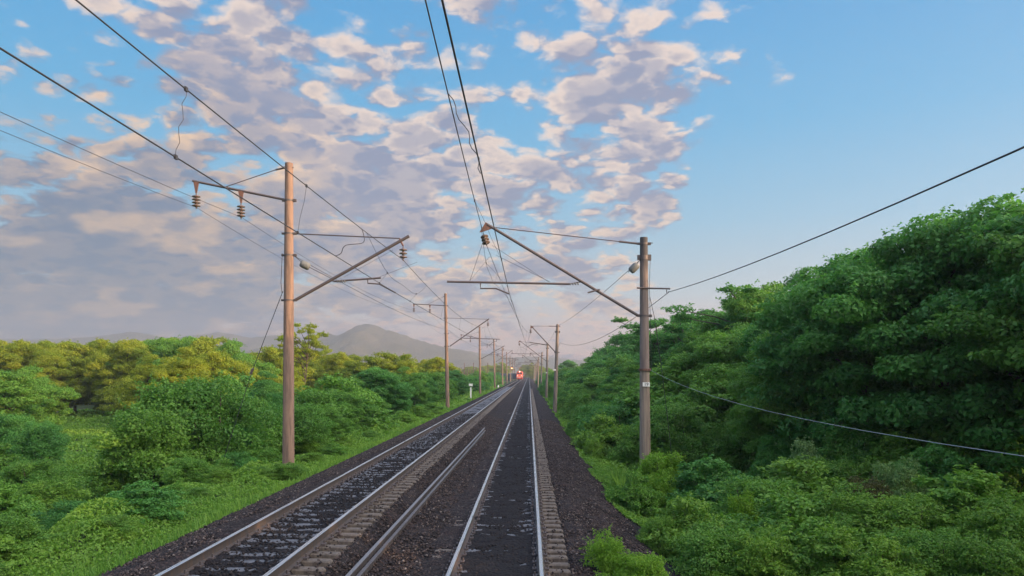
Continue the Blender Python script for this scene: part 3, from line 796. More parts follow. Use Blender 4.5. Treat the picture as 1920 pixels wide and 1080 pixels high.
M['lamp_amber'] = emis('amber_lamp', (1.0, 0.42, 0.12), 7.0)
M['lamp_white'] = emis('headlight_lamp', (1.0, 0.80, 0.62), 1.8)
M['dark_blue'] = mat('wagon_blue', rough=0.6, fn=f_concrete((0.055, 0.075, 0.12), (0.04, 0.05, 0.07), 0.8))
M['grey_wagon'] = mat('wagon_grey', rough=0.7, fn=f_concrete((0.11, 0.11, 0.125), (0.07, 0.07, 0.08), 0.8))
M['red'] = mat('locomotive_red', (0.55, 0.085, 0.04), 0.45)
M['red2'] = mat('locomotive_dark_red', (0.5, 0.04, 0.03), 0.5)
M['glass'] = mat('dark_window', (0.02, 0.025, 0.03), 0.1)
M['under'] = mat('underframe', (0.03, 0.03, 0.03), 0.8)

# red electric locomotive coming towards the camera on the left track
LX, LYY, LZ = XL, 387.0, DZL
loco = empty('locomotive', (LX, LYY, LZ)); tag(loco, 'red electric locomotive far down the left track with its headlights on', 'locomotive')
def loft(mb, secs, mi=0):
    n = len(secs[0]); vs = [p for s in secs for p in s]
    mb.add(vs, [(i * n + k, (i + 1) * n + k, (i + 1) * n + (k + 1) % n, i * n + (k + 1) % n) for i in range(len(secs) - 1) for k in range(n)], mi)
    mb.add(secs[0], [tuple(range(n))], mi); mb.add(secs[-1], [tuple(reversed(range(n)))], mi)
def sec(y, w, z0, z1, rf, yo=0):
    return [(-w, y, z0), (-w, y + yo * .5, (z0 + z1) / 2), (-w, y + yo, z1 - rf), (-w + rf, y + yo, z1), (w - rf, y + yo, z1), (w, y + yo, z1 - rf), (w, y + yo * .5, (z0 + z1) / 2), (w, y, z0)]
mb = MB(); loft(mb, [sec(0.0, 1.40, 1.25, 4.0, .5, .8), sec(0.25, 1.55, 1.2, 4.25, .5, .8), sec(16.5, 1.55, 1.2, 4.25, .5)]); body = mb.build('body', M['red'], loco)
mb = MB(); mb.box((0, -.02, 1.35), (2.9, .1, .14)); mb.build('stripe', M['white'], body)
mb = MB(); mb.box((0, 0.1, 0.85), (3.0, .3, .7)); mb.build('buffer_beam', M['red2'], loco)
for s in (-1, 1):
    mb = MB(); mb.box((s * .62, .50, 3.25), (1.05, .06, .75), 0, Vector((0, 1, 0)).rotation_difference(Vector((0, 1, -.25))).to_matrix()); mb.build('windshield', M['glass'], body)
    mb = MB(); mb.lathe([(0.0, 0.0), (.13, 0.02), (.13, .1)], (s * 1.0, -.06, 2.1), 12, 0, axis=(0, 1, 0)); mb.build('marker_light', M['lamp_white'], body)
    mb = MB(); mb.tube([(s * .9, -.55, 1.05), (s * .9, 0, 1.05)], .1, 8); mb.tube([(s * .9, -.6, 1.05), (s * .9, -.55, 1.05)], .24, 12); mb.build('buffer', M['under'], loco)
mb = MB(); mb.lathe([(0.0, 0.0), (.26, 0.02), (.26, .2)], (0, .62, 4.1), 14, 0, axis=(0, 1, 0)); mb.build('headlight', M['lamp_white'], body)
for yy in (3.2, 12.6):
    mb = MB(); mb.box((0, yy, .75), (2.3, 3.8, .5)); 
    bg_ = mb.build('bogie', M['under'], loco)
    for wy in (-1.4, 1.4):
        for s in (-1, 1):
            mb = MB(); mb.tube([(s * .83, yy + wy, .6), (s * .70, yy + wy, .6)], .6, 16); mb.build('wheel', M['under'], bg_)
mb = MB(); mb.tube([(-.7, 4, 4.3), (0, 5.6, 5.1), (-.1, 4.2, 6.05)], .05, 5); mb.tube([(.7, 4, 4.3), (0, 5.6, 5.1)], .05, 5); mb.tube([(-.95, 4.2, 6.05), (.95, 4.2, 6.05)], .05, 5)
mb.build('pantograph', M['red2'], loco)

def wagon(x, y, z, rz, label, m, kind, grp):
    t = empty('freight_wagon', (x, y, z), rz); tag(t, label, 'wagon', grp)
    mb = MB(); mb.box((0, 0, 1.25), (2.9, 12.8, .3)); mb.build('underframe', M['under'], t)
    mb = MB()
    if kind == 'box':
        loft(mb, [sec(-6.3, 1.5, 1.4, 4.3, .45), sec(6.3, 1.5, 1.4, 4.3, .45)])
        for k in range(9):
            for s in (-1, 1): mb.box((s * 1.53, -6 + k * 1.5, 2.6), (.06, .12, 2.3))
    else:
        loft(mb, [sec(-6.3, 1.5, 1.4, 3.5, .05), sec(6.3, 1.5, 1.4, 3.5, .05)])
        for k in range(9):
            for s in (-1, 1): mb.box((s * 1.54, -6 + k * 1.5, 2.4), (.1, .16, 2.0))
    mb.build('body', m, t)
    for yy in (-4.3, 4.3):
        for wy in (-.9, .9):
            for s in (-1, 1):
                mb = MB(); mb.tube([(s * .84, yy + wy, .48), (s * .72, yy + wy, .48)], .48, 14); mb.build('wheel', M['under'], t)
    return t
for k in range(2):
    wagon(XL, LYY + 24.5 + k * 13.9, DZL, 0, '%s freight wagon coupled behind the red locomotive' % ['grey first', 'grey second'][k], M['grey_wagon'], 'box', 'wagons of the oncoming train')
sd = [(-9.2, 432), (-11.4, 446), (-13.7, 460), (-16.2, 474), (-18.8, 488), (-21.6, 502)]
for k, (x, y) in enumerate(sd):
    wagon(x, y, -0.6, math.radians(10), '%s wagon on the siding, counted leftwards from the red locomotive' % ['first', 'second', 'third', 'fourth', 'fifth', 'sixth'][k],
          M['dark_blue'] if k % 3 != 1 else M['grey_wagon'], 'box' if k in (0, 3, 4) else 'gondola', 'wagons standing on the siding')
tag(MB.build((lambda m: (m.box((-15, 467, -0.65), (2.6, 90, .12), 0, Vector((0, 1, 0)).rotation_difference(Vector((-.174, 1, 0))).to_matrix()), m)[1])(MB()), 'siding_track', M['railside']), kind='structure')

# thin masts of the distant station yard and two amber signals
yard = [(846, 683, 405), (851, 686, 420), (858, 691, 430), (865, 689, 440), (870.5, 680.5, 400), (876, 690, 440), (881, 692, 450), (888, 680, 395), (893, 689, 430), (901, 690, 420), (914.5, 680, 400), (941.5, 676, 380)]
for k, (px, py, Y) in enumerate(yard):
    X = (px - CX) / F * Y; top = CAMZ + (CY - py) / F * Y
    t = empty('yard_mast', (X, Y, -2.2)); tag(t, 'hazy distant yard mast left of the train, number %s from the left' % ['one', 'two', 'three', 'four', 'five', 'six', 'seven', 'eight', 'nine', 'ten', 'eleven', 'twelve'][k], 'mast', 'masts of the distant yard')
    mb = MB(); mb.tube([(0, 0, 0), (0, 0, top + 2.2)], [.2, .14], 8); mb.build('post', M['rust'], t)
    if k % 2 == 0:
        mb = MB(); mb.tube([(0, 0, (top + 2.2) * .78), (3.2, 0, (top + 2.2) * .80)], .06, 5); mb.build('arm', M['rust'], t)
for (px, py, Y, lab) in ((927.3, 688.5, 330, 'amber signal lamp glowing on a mast, left of the fourth left pole'), (959.6, 690.6, 372, 'amber signal lamp glowing on a mast just left of the red locomotive')):
    X = (px - CX) / F * Y; z = CAMZ + (CY - py) / F * Y
    t = empty('signal', (X, Y, -1.2)); tag(t, lab, 'signal', 'lit amber signals')
    mb = MB(); mb.tube([(0, .25, 0), (0, .25, z + 2.2)], .11, 8); mb.build('mast', M['weight'], t)
    mb = MB(); mb.box((0, 0.1, z + 1.2), (.7, .25, 1.8)); mb.build('signal_head', M['rust'], t)
    mb = MB(); mb.lathe([(0, 0), (.22, .02), (.22, .1)], (0, -.12, z + 1.2), 12, 0, axis=(0, 1, 0)); mb.build('lamp', M['lamp_amber'], t)

# ------------------------------------------------------------------ mountains
def ridge(name, pts, Y, depth, seed, m):
    xs = np.arange(pts[0][0], pts[-1][0] + 1, 3.0)
    pk = np.interp(xs, [p[0] for p in pts], [p[1] for p in pts])
    X = (xs - CX) / F * Y; H = CAMZ + (CY - pk) / F * Y
    d = np.linspace(-1, 1, 41); YY = Y + d[:, None] * depth
    prof_ = np.clip(1 - np.abs(d), 0, 1)[:, None] ** 1.15
    XX = np.broadcast_to(X[None], (41, len(xs))); YY = np.broadcast_to(YY, XX.shape)
    gul = (vnoise(XX, YY, 70, seed) - 0.5) * 0.42 + (vnoise(XX, YY, 28, seed + 1) - 0.5) * 0.24 + (vnoise(XX, YY, 11, seed + 2) - .5) * .05
    ZZ = -4 + (H[None] + 4) * prof_ * (1 + gul * (1 - prof_) * 2.2) + (vnoise(XX, YY, 9, seed + 3) - .5) * 3.2 * prof_
    idx = np.arange(XX.size).reshape(XX.shape)
    f = np.stack([idx[:-1, :-1], idx[:-1, 1:], idx[1:, 1:], idx[1:, :-1]], -1).reshape(-1, 4)
    return tag(np_mesh(name, np.stack([XX, YY, ZZ], -1).reshape(-1, 3), f, m, smooth=True), kind='structure')
def f_mount(t, b):
    c = coord(t); n = t.noise(c, 0.02, 6, 0.65); n2 = t.noise(c, 0.12, 4, .6)
    col = t.mix(t.smooth(n, .35, .65), (0.055, 0.052, 0.028), (0.10, 0.085, 0.055))
    col = t.mix(t.math('MULTIPLY', n2, .6), col, (0.045, 0.042, 0.025)); t.l.new(col, b.inputs['Base Color']); bump(t, b, n2, .8, 4)
M['mount'] = mat('wooded_slope', rough=0.95, fn=f_mount, spec=0.1)
ridge('mountain', [(330, 700), (380, 690), (440, 664), (500, 650), (560, 640), (600, 626), (618, 626), (634, 629), (650, 622), (664, 613), (680, 608), (694, 607), (706, 611), (722, 618), (745, 624), (780, 636), (810, 645), (850, 655), (880, 660), (910, 672), (935, 690), (950, 701)], 2000, 520, 3, M['mount'])
ridge('far_hills', [(-200, 640), (-60, 634), (60, 637), (140, 634), (200, 629), (245, 622), (275, 626), (320, 634), (380, 627), (410, 623), (440, 628), (470, 633), (520, 628), (580, 634), (640, 640), (760, 645), (840, 652), (900, 662), (960, 670), (1010, 668), (1060, 672), (1200, 690), (1300, 701)], 2550, 300, 8, M['mount'])
# ------------------------------------------------------------------ vegetation
def unit(n, r=rng):
    v = r.normal(size=(n, 3)); return v / np.linalg.norm(v, axis=1)[:, None]

def leaf_quads(pos, nrm, size, r, aspect=0.55):
    """one folded, pointed leaf blade per row"""
    n = len(pos)
    a = np.cross(nrm, unit(n, r)); a /= np.linalg.norm(a, axis=1)[:, None] + 1e-9
    b = np.cross(nrm, a); s = size[:, None]
    v = np.empty((n, 4, 3))
    v[:, 0] = pos - a * s * 0.5; v[:, 1] = pos + b * s * aspect * 0.5 - a * s * 0.05 + nrm * s * 0.10
    v[:, 2] = pos + a * s * 0.5 - nrm * s * 0.12; v[:, 3] = pos - b * s * aspect * 0.5 - a * s * 0.05 + nrm * s * 0.10
    return v.reshape(-1, 3), np.arange(n * 4).reshape(n, 4)

def clump_leaves(centres, radii, per, leaf, r, flat=0.7, up=0.35, core=0.55):
    cs = np.repeat(centres, per, axis=0); rs = np.repeat(radii, per); n = len(cs)
    d = unit(n, r); d[:, 2] = np.abs(d[:, 2]) * np.where(r.random(n) < 0.7, 1, -0.6)
    rad = core + (1 - core) * r.random(n) ** 0.5
    rad = rad * (1 + 0.25 * (vnoise(d[:, 0] * 3 + cs[:, 0] * 5, d[:, 1] * 3 + cs[:, 2] * 3 + d[:, 2] * 2, 1.0, 4) - 0.5) * 2)
    p = cs + d * (rs * rad)[:, None] * np.array([1, 1, flat])
    nm = d * 0.6 + np.array([0, 0, up]) + unit(n, r) * 0.65
    nm /= np.linalg.norm(nm, axis=1)[:, None]
    size = leaf * r.uniform(0.6, 1.35, n)
    v, f = leaf_quads(p, nm, size, r)
    ct = r.random(len(centres))
    t = np.clip(np.repeat(ct, per) * 0.6 + r.random(n) * 0.5 - 0.05, 0, 1)
    # leafy shoots that break the outline of each clump
    ns, nl = 5, 15; m = len(centres) * ns
    sc = np.repeat(centres, ns, axis=0); sr = np.repeat(radii, ns)
    sd = unit(m, r); sd[:, 2] = np.abs(sd[:, 2]) * .8 + .1; sd /= np.linalg.norm(sd, axis=1)[:, None]
    L = sr * r.uniform(.35, 1.0, m); u = np.tile(np.linspace(0, 1, nl), m)
    o_ = np.repeat(sc + sd * (sr * .75)[:, None] * np.array([1, 1, flat]), nl, axis=0); D_ = np.repeat(sd, nl, axis=0); LL = np.repeat(L, nl)
    p2_ = o_ + D_ * (LL * u)[:, None]; p2_[:, 2] -= .30 * LL * u * u; p2_ += unit(m * nl, r) * (leaf * .55)
    nm2 = D_ * .2 + np.array([0, 0, .7]) + unit(m * nl, r) * .6; nm2 /= np.linalg.norm(nm2, axis=1)[:, None]
    v2, f2 = leaf_quads(p2_, nm2, leaf * r.uniform(.7, 1.3, m * nl), r)
    t2 = np.clip(np.repeat(np.repeat(ct, ns), nl) * .6 + r.random(m * nl) * .5 + .1, 0, 1)
    return np.concatenate([v, v2]), np.concatenate([f, f2 + len(v)]), np.concatenate([t, t2])

def limb(mb, a, b, r0, r1, r, n=6, k=5, wob=0.12):
    a, b = Vector(a), Vector(b); L = (b - a).length; pts = []
    for i in range(k + 1):
        f = i / k; w = wob * L * math.sin(math.pi * f)
        pts.append(a.lerp(b, f) + Vector((r.uniform(-1, 1) * w * .5, r.uniform(-1, 1) * w * .5, w * 0.4 * (1 if i else 0))))
    pts[0] = a; mb.tube(pts, [r0 + (r1 - r0) * i / k for i in range(k + 1)], n, 0, cap=False)

def tree_proto(name, seed, H, R, z0, nclump, per, leaf, shape='round', cr=(0.7, 1.15), flat=0.7, trunk_r=0.18, up=.35):
    """a tree or bush: Empty > trunk (with limbs), crown; unit scale in metres, base at z = 0"""
    r = np.random.default_rng(seed); rr = random.Random(seed)
    C = []
    while len(C) < nclump:
        d = unit(1, r)[0]; rad = r.random() ** 0.33
        if rad < 0.45 and shape != 'bush': continue
        zc = (d[2] * rad * 0.5 + 0.5); zz = z0 + (H - z0) * zc
        if shape == 'round': w = R * (1.0 - 0.35 * max(0, zc - .6) / .4)
        elif shape == 'umbrella': w = R * (0.35 + 0.75 * zc)
        elif shape == 'cone': w = R * (1.15 - 0.6 * zc)
        else: w = R * (1.05 - 0.55 * zc)
        ang = math.atan2(d[1], d[0]); lob = 1 + 0.22 * math.sin(ang * 3 + seed) + 0.12 * math.sin(ang * 5 + seed * 2)
        C.append((d[0] * rad * w * lob, d[1] * rad * w * lob, zz - 0.3 * cr[1]))
    C = np.array(C); rad = r.uniform(cr[0], cr[1], nclump)
    v, f, t = clump_leaves(C, rad, per, leaf, r, flat, up)
    e = empty(name, (0, 0, 0))
    mb = MB(); top = Vector((rr.uniform(-.2, .2) * R, rr.uniform(-.2, .2) * R, H * 0.72))
    if shape == 'bush':
        for k in range(7):
            c = C[rr.randrange(nclump)]; limb(mb, (rr.uniform(-.15, .15), rr.uniform(-.15, .15), -0.3), c, trunk_r * .5, 0.012, rr, 5, 4)
    else:
        pts = [Vector((0, 0, -0.4)), Vector((0, 0, 0)) + Vector((.03, 0, 0))]
        for i in range(1, 6): pts.append(top * (i / 5) + Vector((rr.uniform(-.12, .12), rr.uniform(-.12, .12), 0)))
        mb.tube(pts, [trunk_r * 1.25, trunk_r * 1.1] + [trunk_r * (1 - 0.16 * i) for i in range(1, 6)], 8, 0, cap=False)
        order = rr.sample(range(nclump), min(nclump, 26 if shape == 'umbrella' else 18))
        for j in order:
            c = Vector(C[j]); zs = max(z0 * 0.55, min(c.z - 0.15 * H, H * .68)); s = top * (zs / top.z) if top.z else Vector()
            limb(mb, s, c, trunk_r * 0.42, 0.02, rr, 5, 5)
    mb.build('trunk', M['bark'], e)
    np_mesh('crown', v, f, M['leaf_mid'], parent=e, attr=t)
    return e

TP = [tree_proto('broadleaf_tree', 11, 10, 3.9, 1.0, 120, 600, 0.165, 'round', (0.62, 1.1), 0.62),
      tree_proto('broadleaf_tree', 23, 10, 3.4, 0.8, 120, 900, 0.12, 'cone', (0.6, 1.05), 0.58),
      tree_proto('broadleaf_tree', 37, 10, 4.3, 1.4, 125, 430, 0.215, 'round', (0.6, 1.15), 0.55),
      tree_proto('broadleaf_tree', 41, 10, 3.6, 2.0, 85, 480, 0.16, 'umbrella', (0.5, 0.9), 0.5)]
UM = tree_proto('umbrella_tree', 52, 10, 4.9, 5.2, 62, 230, 0.16, 'umbrella', (0.38, 0.75), 0.42, 0.15)
BP = [tree_proto('leafy_bush', 61, 3.2, 1.9, 0.05, 75, 400, 0.085, 'bush', (0.32, 0.62), 0.7, 0.07),
      tree_proto('leafy_bush', 73, 3.2, 2.3, 0.05, 80, 240, 0.14, 'bush', (0.3, 0.65), 0.6, 0.07),
      tree_proto('leafy_bush', 87, 3.2, 1.7, 0.05, 70, 330, 0.095, 'bush', (0.28, 0.6), 0.8, 0.07, 0.2)]
used = set()
VEG = []
def plant(proto, x, y, topz, m, row, sink=0.0, wide=1.0, maxw=None):
    """topz: absolute height of its top"""
    H = 10 if proto in TP or proto is UM else 3.2
    gz = float(ground_z(x, y)) - sink; s = (topz - gz) / (H - (0.45 if H > 5 and proto is not UM else -0.05))
    if s <= 0.05: return None
    if proto in used: o = copy_tree(proto)
    else: o = proto; used.add(proto)
    o.location = (x, y, gz); o.rotation_euler = (0, 0, random.uniform(0, 6.28))
    w = s * wide * random.uniform(0.92, 1.08); o.scale = (w, w, s)
    for c in o.children:
        if c.name.startswith('crown'):
            c.material_slots[0].link = 'OBJECT'; c.material_slots[0].material = M[m]
    VEG.append((o, row, m, x, y, topz)); return o

def prof_at(P_, px): return float(np.interp(px, [p[0] for p in P_], [p[1] for p in P_]))
def from_px(px, py, Y): return (px - CX) / F * Y, CAMZ + (CY - py) / F * Y
# -- left: far tree line behind the meadow
LT = [(-120, 642), (0, 641), (150, 641), (235, 640), (262, 633), (340, 629), (400, 633), (445, 640), (470, 656), (560, 652), (640, 657), (682, 668), (722, 662), (780, 667), (835, 672)]
px = -110
while px < 838:
    Y = random.uniform(98, 112) if px < 470 else random.uniform(112, 140)
    py = prof_at(LT, px) + random.uniform(-2, 7)
    x, z = from_px(px, py, Y); plant(TP[random.choice([0, 1, 2, 0, 2, 3])], x, Y, z, random.choice(['leaf_left', 'leaf_left', 'leaf_mid']) if px < 470 else 'leaf_left', 'left_line')
    px += random.uniform(40, 58) if px < 470 else random.uniform(26, 36)
px = -60
while px < 820:
    Y = random.uniform(130, 150) if px < 470 else random.uniform(155, 180)
    py = prof_at(LT, px) + random.uniform(-1, 10)
    x, z = from_px(px, py, Y); plant(TP[random.choice([0, 1, 2])], x, Y, z, 'leaf_left', 'left_back')
    px += 48
px = -90
while px < 560:      # lower growth in front of the tree line
    Y = random.uniform(80, 92); py = random.uniform(684, 708)
    x, z = from_px(px, py, Y)
    if not 95 < px < 235: plant(random.choice([TP[0], TP[1], BP[1], BP[0]]), x, Y, z, random.choice(['leaf_left', 'leaf_mid', 'leaf_forest']), 'left_low', wide=1.15)
    px += random.uniform(40, 60)
for (px, py, Y) in ((285, 668, 78), (345, 655, 76), (405, 662, 80), (60, 690, 70), (20, 700, 62)):
    x, z = from_px(px, py, Y); plant(TP[(px // 7) % 3], x, Y, z, 'leaf_left' if px > 200 else 'leaf_mid', 'left_mid')
x, z = from_px(562, 596, 96); plant(UM, x, 96, z, 'leaf_left', 'umbrella', wide=.72)
# -- left: bushes along the track side and scattered in the foreground
for (px, py, Y, wd) in ((585, 716, 46, 1.0), (560, 745, 38, .9), (630, 705, 52, 1.0), (668, 712, 56, .9), (700, 690, 66, .9), (730, 700, 70, .9), (760, 690, 84, .9), (790, 700, 92, .8), (812, 690, 104, .8),
                        (640, 735, 47, 1.), (735, 712, 66, 1.), (610, 765, 41, 1.0), (690, 735, 56, 1.0), (780, 716, 80, 1.0), (520, 740, 45, .9), (505, 700, 60, .9)):
    x, z = from_px(px, py, Y)
    plant(random.choice([BP[0], BP[1], TP[1], TP[0]]), x, Y, z, random.choice(['leaf_mid', 'leaf_forest', 'leaf_mid']), 'left_side', wide=1.25 * wd)
for k in range(18):
    Y = 118 + k * 16; x = -10.6 - random.random() * 3 - k * .25
    plant(random.choice([BP[0], BP[1], TP[0]]), x, Y, CAMZ + random.uniform(-.8, .9), random.choice(['leaf_mid', 'leaf_forest']), 'left_beyond', wide=1.3)
for (px, py, Y, m, wd) in ((395, 690, 34, 'leaf_mid', .95), (330, 712, 33, 'leaf_mid', 1.0), (440, 728, 36, 'leaf_mid', .9), (280, 760, 30, 'leaf_weed', 1.1), (460, 800, 34, 'leaf_forest', 1.0),
                           (20, 770, 46, 'leaf_forest', 1.0), (75, 785, 44, 'leaf_forest', .9), (60, 860, 30, 'leaf_mid', 1.2), (-30, 830, 34, 'leaf_weed', 1.2),
                           (230, 850, 30, 'leaf_weed', 1.2), (350, 860, 27, 'leaf_mid', 1.1), (250, 925, 22, 'leaf_forest', 1.4), (130, 945, 20, 'leaf_forest', 1.3), (330, 915, 23.5, 'leaf_mid', 1.1),
                           (30, 980, 18, 'leaf_mid', 1.4), (180, 985, 18.5, 'leaf_forest', 1.3), (110, 1040, 16.5, 'leaf_weed', 1.3), (420, 868, 29, 'leaf_mid', 1.), (500, 848, 33, 'leaf_weed', 1.1),
                           (90, 900, 26, 'leaf_weed', 1.3), (0, 920, 22.5, 'leaf_mid', 1.3), (445, 850, 31, 'leaf_forest', 1.2)):
    x, z = from_px(px, py, Y); plant(random.choice(BP), x, Y, z + .18, m, 'left_near', wide=wd * .95)
# -- right: forest edge
RT = [(1030, 694), (1050, 688), (1090, 664), (1140, 641), (1180, 623), (1230, 618), (1280, 606), (1330, 590), (1390, 556), (1440, 520), (1500, 514), (1540, 532), (1580, 502), (1640, 458), (1700, 428), (1760, 408), (1820, 396), (1870, 380), (1920, 348), (2000, 330), (2200, 300)]
RX = [(1045, 13.5), (1200, 14.5), (1300, 15), (1450, 15.5), (1600, 14.2), (1920, 16), (2200, 17)]
px = 1052
while px < 2150:
    X = prof_at(RX, px) + random.uniform(-.6, .8); Y = X / ((px - CX) / F)
    py = prof_at(RT, px) + (random.uniform(-4, 6) if (int(px) // 60) % 2 else random.uniform(8, 30))
    z = CAMZ + (CY - py) / F * Y
    plant(TP[random.choice([0, 1, 2, 2]) if px < 1700 else random.choice([3, 0, 3, 2])], X, Y, z, random.choice(['leaf_forest', 'leaf_forest', 'leaf_mid', 'leaf_mid']), 'right_edge')
    px += max(7, 3.3 / Y * F * random.uniform(.8, 1.1))
px = 1060
while px < 1500:       # a row lower and nearer
    X = prof_at(RX, px) - random.uniform(2.8, 4.2); Y = X / ((px - CX) / F)
    top = prof_at(RT, px); py = top + (CY - top) * random.uniform(.30, .55) + 6
    z = CAMZ + (CY - py) / F * Y
    plant(random.choice([TP[0], TP[1], TP[2], BP[1]]), X, Y, z, random.choice(['leaf_forest', 'leaf_mid', 'leaf_mid']), 'right_front', wide=1.1)
    px += max(9, 3.4 / Y * F * random.uniform(.8, 1.2))
for k in range(26):    # deeper in the forest, with the hill under it
    Y = -38 + k * 9.0; 
    for X in (22.5, 30):
        plant(TP[(k + int(X)) % 3], X + random.uniform(-2, 2), Y + random.uniform(-3, 3), (9.8 if X < 25 else 12.0) + random.uniform(-1.2, .8) - max(0, (30 - Y) * 0.0), 'leaf_forest', 'right_deep' if Y > 25 else 'right_behind')
for Y in (-36, -28, -20, -12, -4, 3):
    plant(TP[abs(Y) % 3], 15.5 + random.uniform(-1, 1), Y, 9.6, 'leaf_forest', 'right_behind')
for (px, py, Y) in ((1255, 578, 74), (1320, 570, 68), (1400, 528, 56)):
    x, z = from_px(px, py, Y); plant(UM, x, Y, z, 'leaf_forest', 'right_umbrella', wide=1.15)
# -- right: bushes in front of the forest
for (px, py, Y, m, wd, pr) in ((1330, 722, 42, 'leaf_mid', 1.25, 1), (1275, 755, 40, 'leaf_mid', 1.1, 0), (1410, 768, 38, 'leaf_mid', 1.1, 2), (1165, 758, 47, 'leaf_forest', 1.2, 0), (1130, 790, 44, 'leaf_weed', 1.0, 1),
                               (1195, 800, 40, 'leaf_mid', .9, 2), (1630, 800, 29, 'leaf_mid', 1.2, 0), (1690, 830, 27, 'leaf_weed', 1.0, 1), (1795, 795, 27, 'leaf_mid', 1.2, 2), (1880, 815, 26, 'leaf_forest', 1.2, 0),
                               (1510, 845, 28, 'leaf_pale', .7, 1), (1680, 875, 22.5, 'leaf_pale', .8, 2), (1560, 868, 26, 'leaf_weed', 1.2, 0), (1500, 885, 23.5, 'leaf_weed', 1.5, 1), (1420, 905, 22, 'leaf_mid', 1.3, 0),
                               (1580, 930, 20.5, 'leaf_weed', 1.4, 2), (1330, 880, 26, 'leaf_forest', 1.3, 1), (1245, 852, 27.5, 'leaf_bright', .8, 0), (1228, 898, 26, 'leaf_bright', .7, 2), (1480, 955, 19.3, 'leaf_mid', 1.4, 1),
                               (1700, 940, 19.5, 'leaf_weed', 1.3, 0), (1820, 910, 20, 'leaf_mid', 1.4, 1), (1880, 960, 18, 'leaf_weed', 1.4, 2), (1620, 905, 22, 'leaf_dry', .8, 0), (1390, 940, 21, 'leaf_bright', .5, 2), (1560, 985, 18.5, 'leaf_mid', .8, 2),
                               (1290, 960, 20, 'leaf_weed', 1.1, 1), (1340, 1000, 18, 'leaf_mid', 1.1, 0), (1430, 1015, 17.2, 'leaf_weed', 1.1, 2), (1190, 905, 25, 'leaf_mid', .8, 1), (1240, 985, 19.5, 'leaf_weed', .8, 0),
                               (1110, 830, 40, 'leaf_weed', .8, 2), (1075, 795, 52, 'leaf_mid', .7, 0), (1750, 860, 24, 'leaf_forest', 1.1, 1), (1520, 800, 33, 'leaf_forest', 1.2, 0), (1460, 820, 33, 'leaf_forest', 1., 2),
                               (1750, 1010, 17, 'leaf_mid', 1.3, 0), (1560, 1020, 17, 'leaf_weed', 1.2, 1), (1860, 1030, 16.2, 'leaf_weed', 1.3, 2), (1660, 1045, 16.3, 'leaf_weed', 1.2, 1)):
    x, z = from_px(px, py, Y); plant(BP[pr], x, Y, z + .38, m, 'right_near', wide=wd * .92)
o = plant(BP[2], 1.45, 14.6, 0.5, 'leaf_bright', 'shoulder', wide=.8)
o = plant(BP[0], 1.95, 14.0, 0.30, 'leaf_bright', 'shoulder', wide=.9)
for k in range(34):
    Y = 52 + k * 5.2 + k * k * .12; X = 5.0 + random.uniform(-.6, 1.5)
    plant(random.choice(BP), X, Y, CAMZ + random.uniform(-2.6, -1.2) + k * .03, random.choice(['leaf_mid', 'leaf_forest', 'leaf_mid']), 'right_bank', wide=1.15)
for k in range(24):
    Y = 48 + k * 9 + k * k * .2; X = 8.3 + random.uniform(-.8, .8)
    plant(random.choice([BP[1], TP[1], TP[0]]), X, Y, CAMZ + random.uniform(-.6, 1.0) + k * .04, random.choice(['leaf_forest', 'leaf_mid']), 'right_bank', wide=1.2)
for k in range(34):      # low bushes crowding the left verge
    Y = 13.5 + k * 1.55 + random.uniform(-.5, .5) + (k * k) * .012; x = -9.0 - random.random() * 2.2
    if abs(x + 9.03) < .5 and abs(Y - 29.2) < 1.2: x = -10
    plant(BP[k % 3], x, Y, float(ground_z(x, Y)) + random.uniform(.45, 1.15), random.choice(['leaf_weed', 'leaf_mid', 'leaf_weed', 'leaf_forest']), 'left_verge', wide=random.uniform(1.3, 2.0))
plant(BP[0], -8.75, 28.1, CAMZ - 3.15, 'leaf_weed', 'left_verge', wide=1.9)
for k in range(30):      # low bushes crowding the right shoulder
    Y = 15.5 + k * 1.5 + random.uniform(-.5, .5); x = 3.9 + sstep(np.array(Y), 27., 17.) * 1.0 + random.random() * 2.0
    if abs(x - 4.45) < .5 and Y > 29: x = 5.4
    plant(BP[k % 3], float(x), Y, float(ground_z(float(x), Y)) + random.uniform(.6, 1.4), random.choice(['leaf_weed', 'leaf_mid', 'leaf_weed', 'leaf_forest']), 'right_verge', wide=random.uniform(1.1, 1.6))
for k in range(10):      # hazy trees beyond the train
    Y = 560 + random.uniform(-60, 120); px = 880 + k * 12 if k < 6 else 985 + (k - 6) * 14
    x, z = from_px(px, random.uniform(680, 690), Y); plant(TP[k % 3], x, Y, z, 'leaf_left', 'far_trees', wide=1.3)

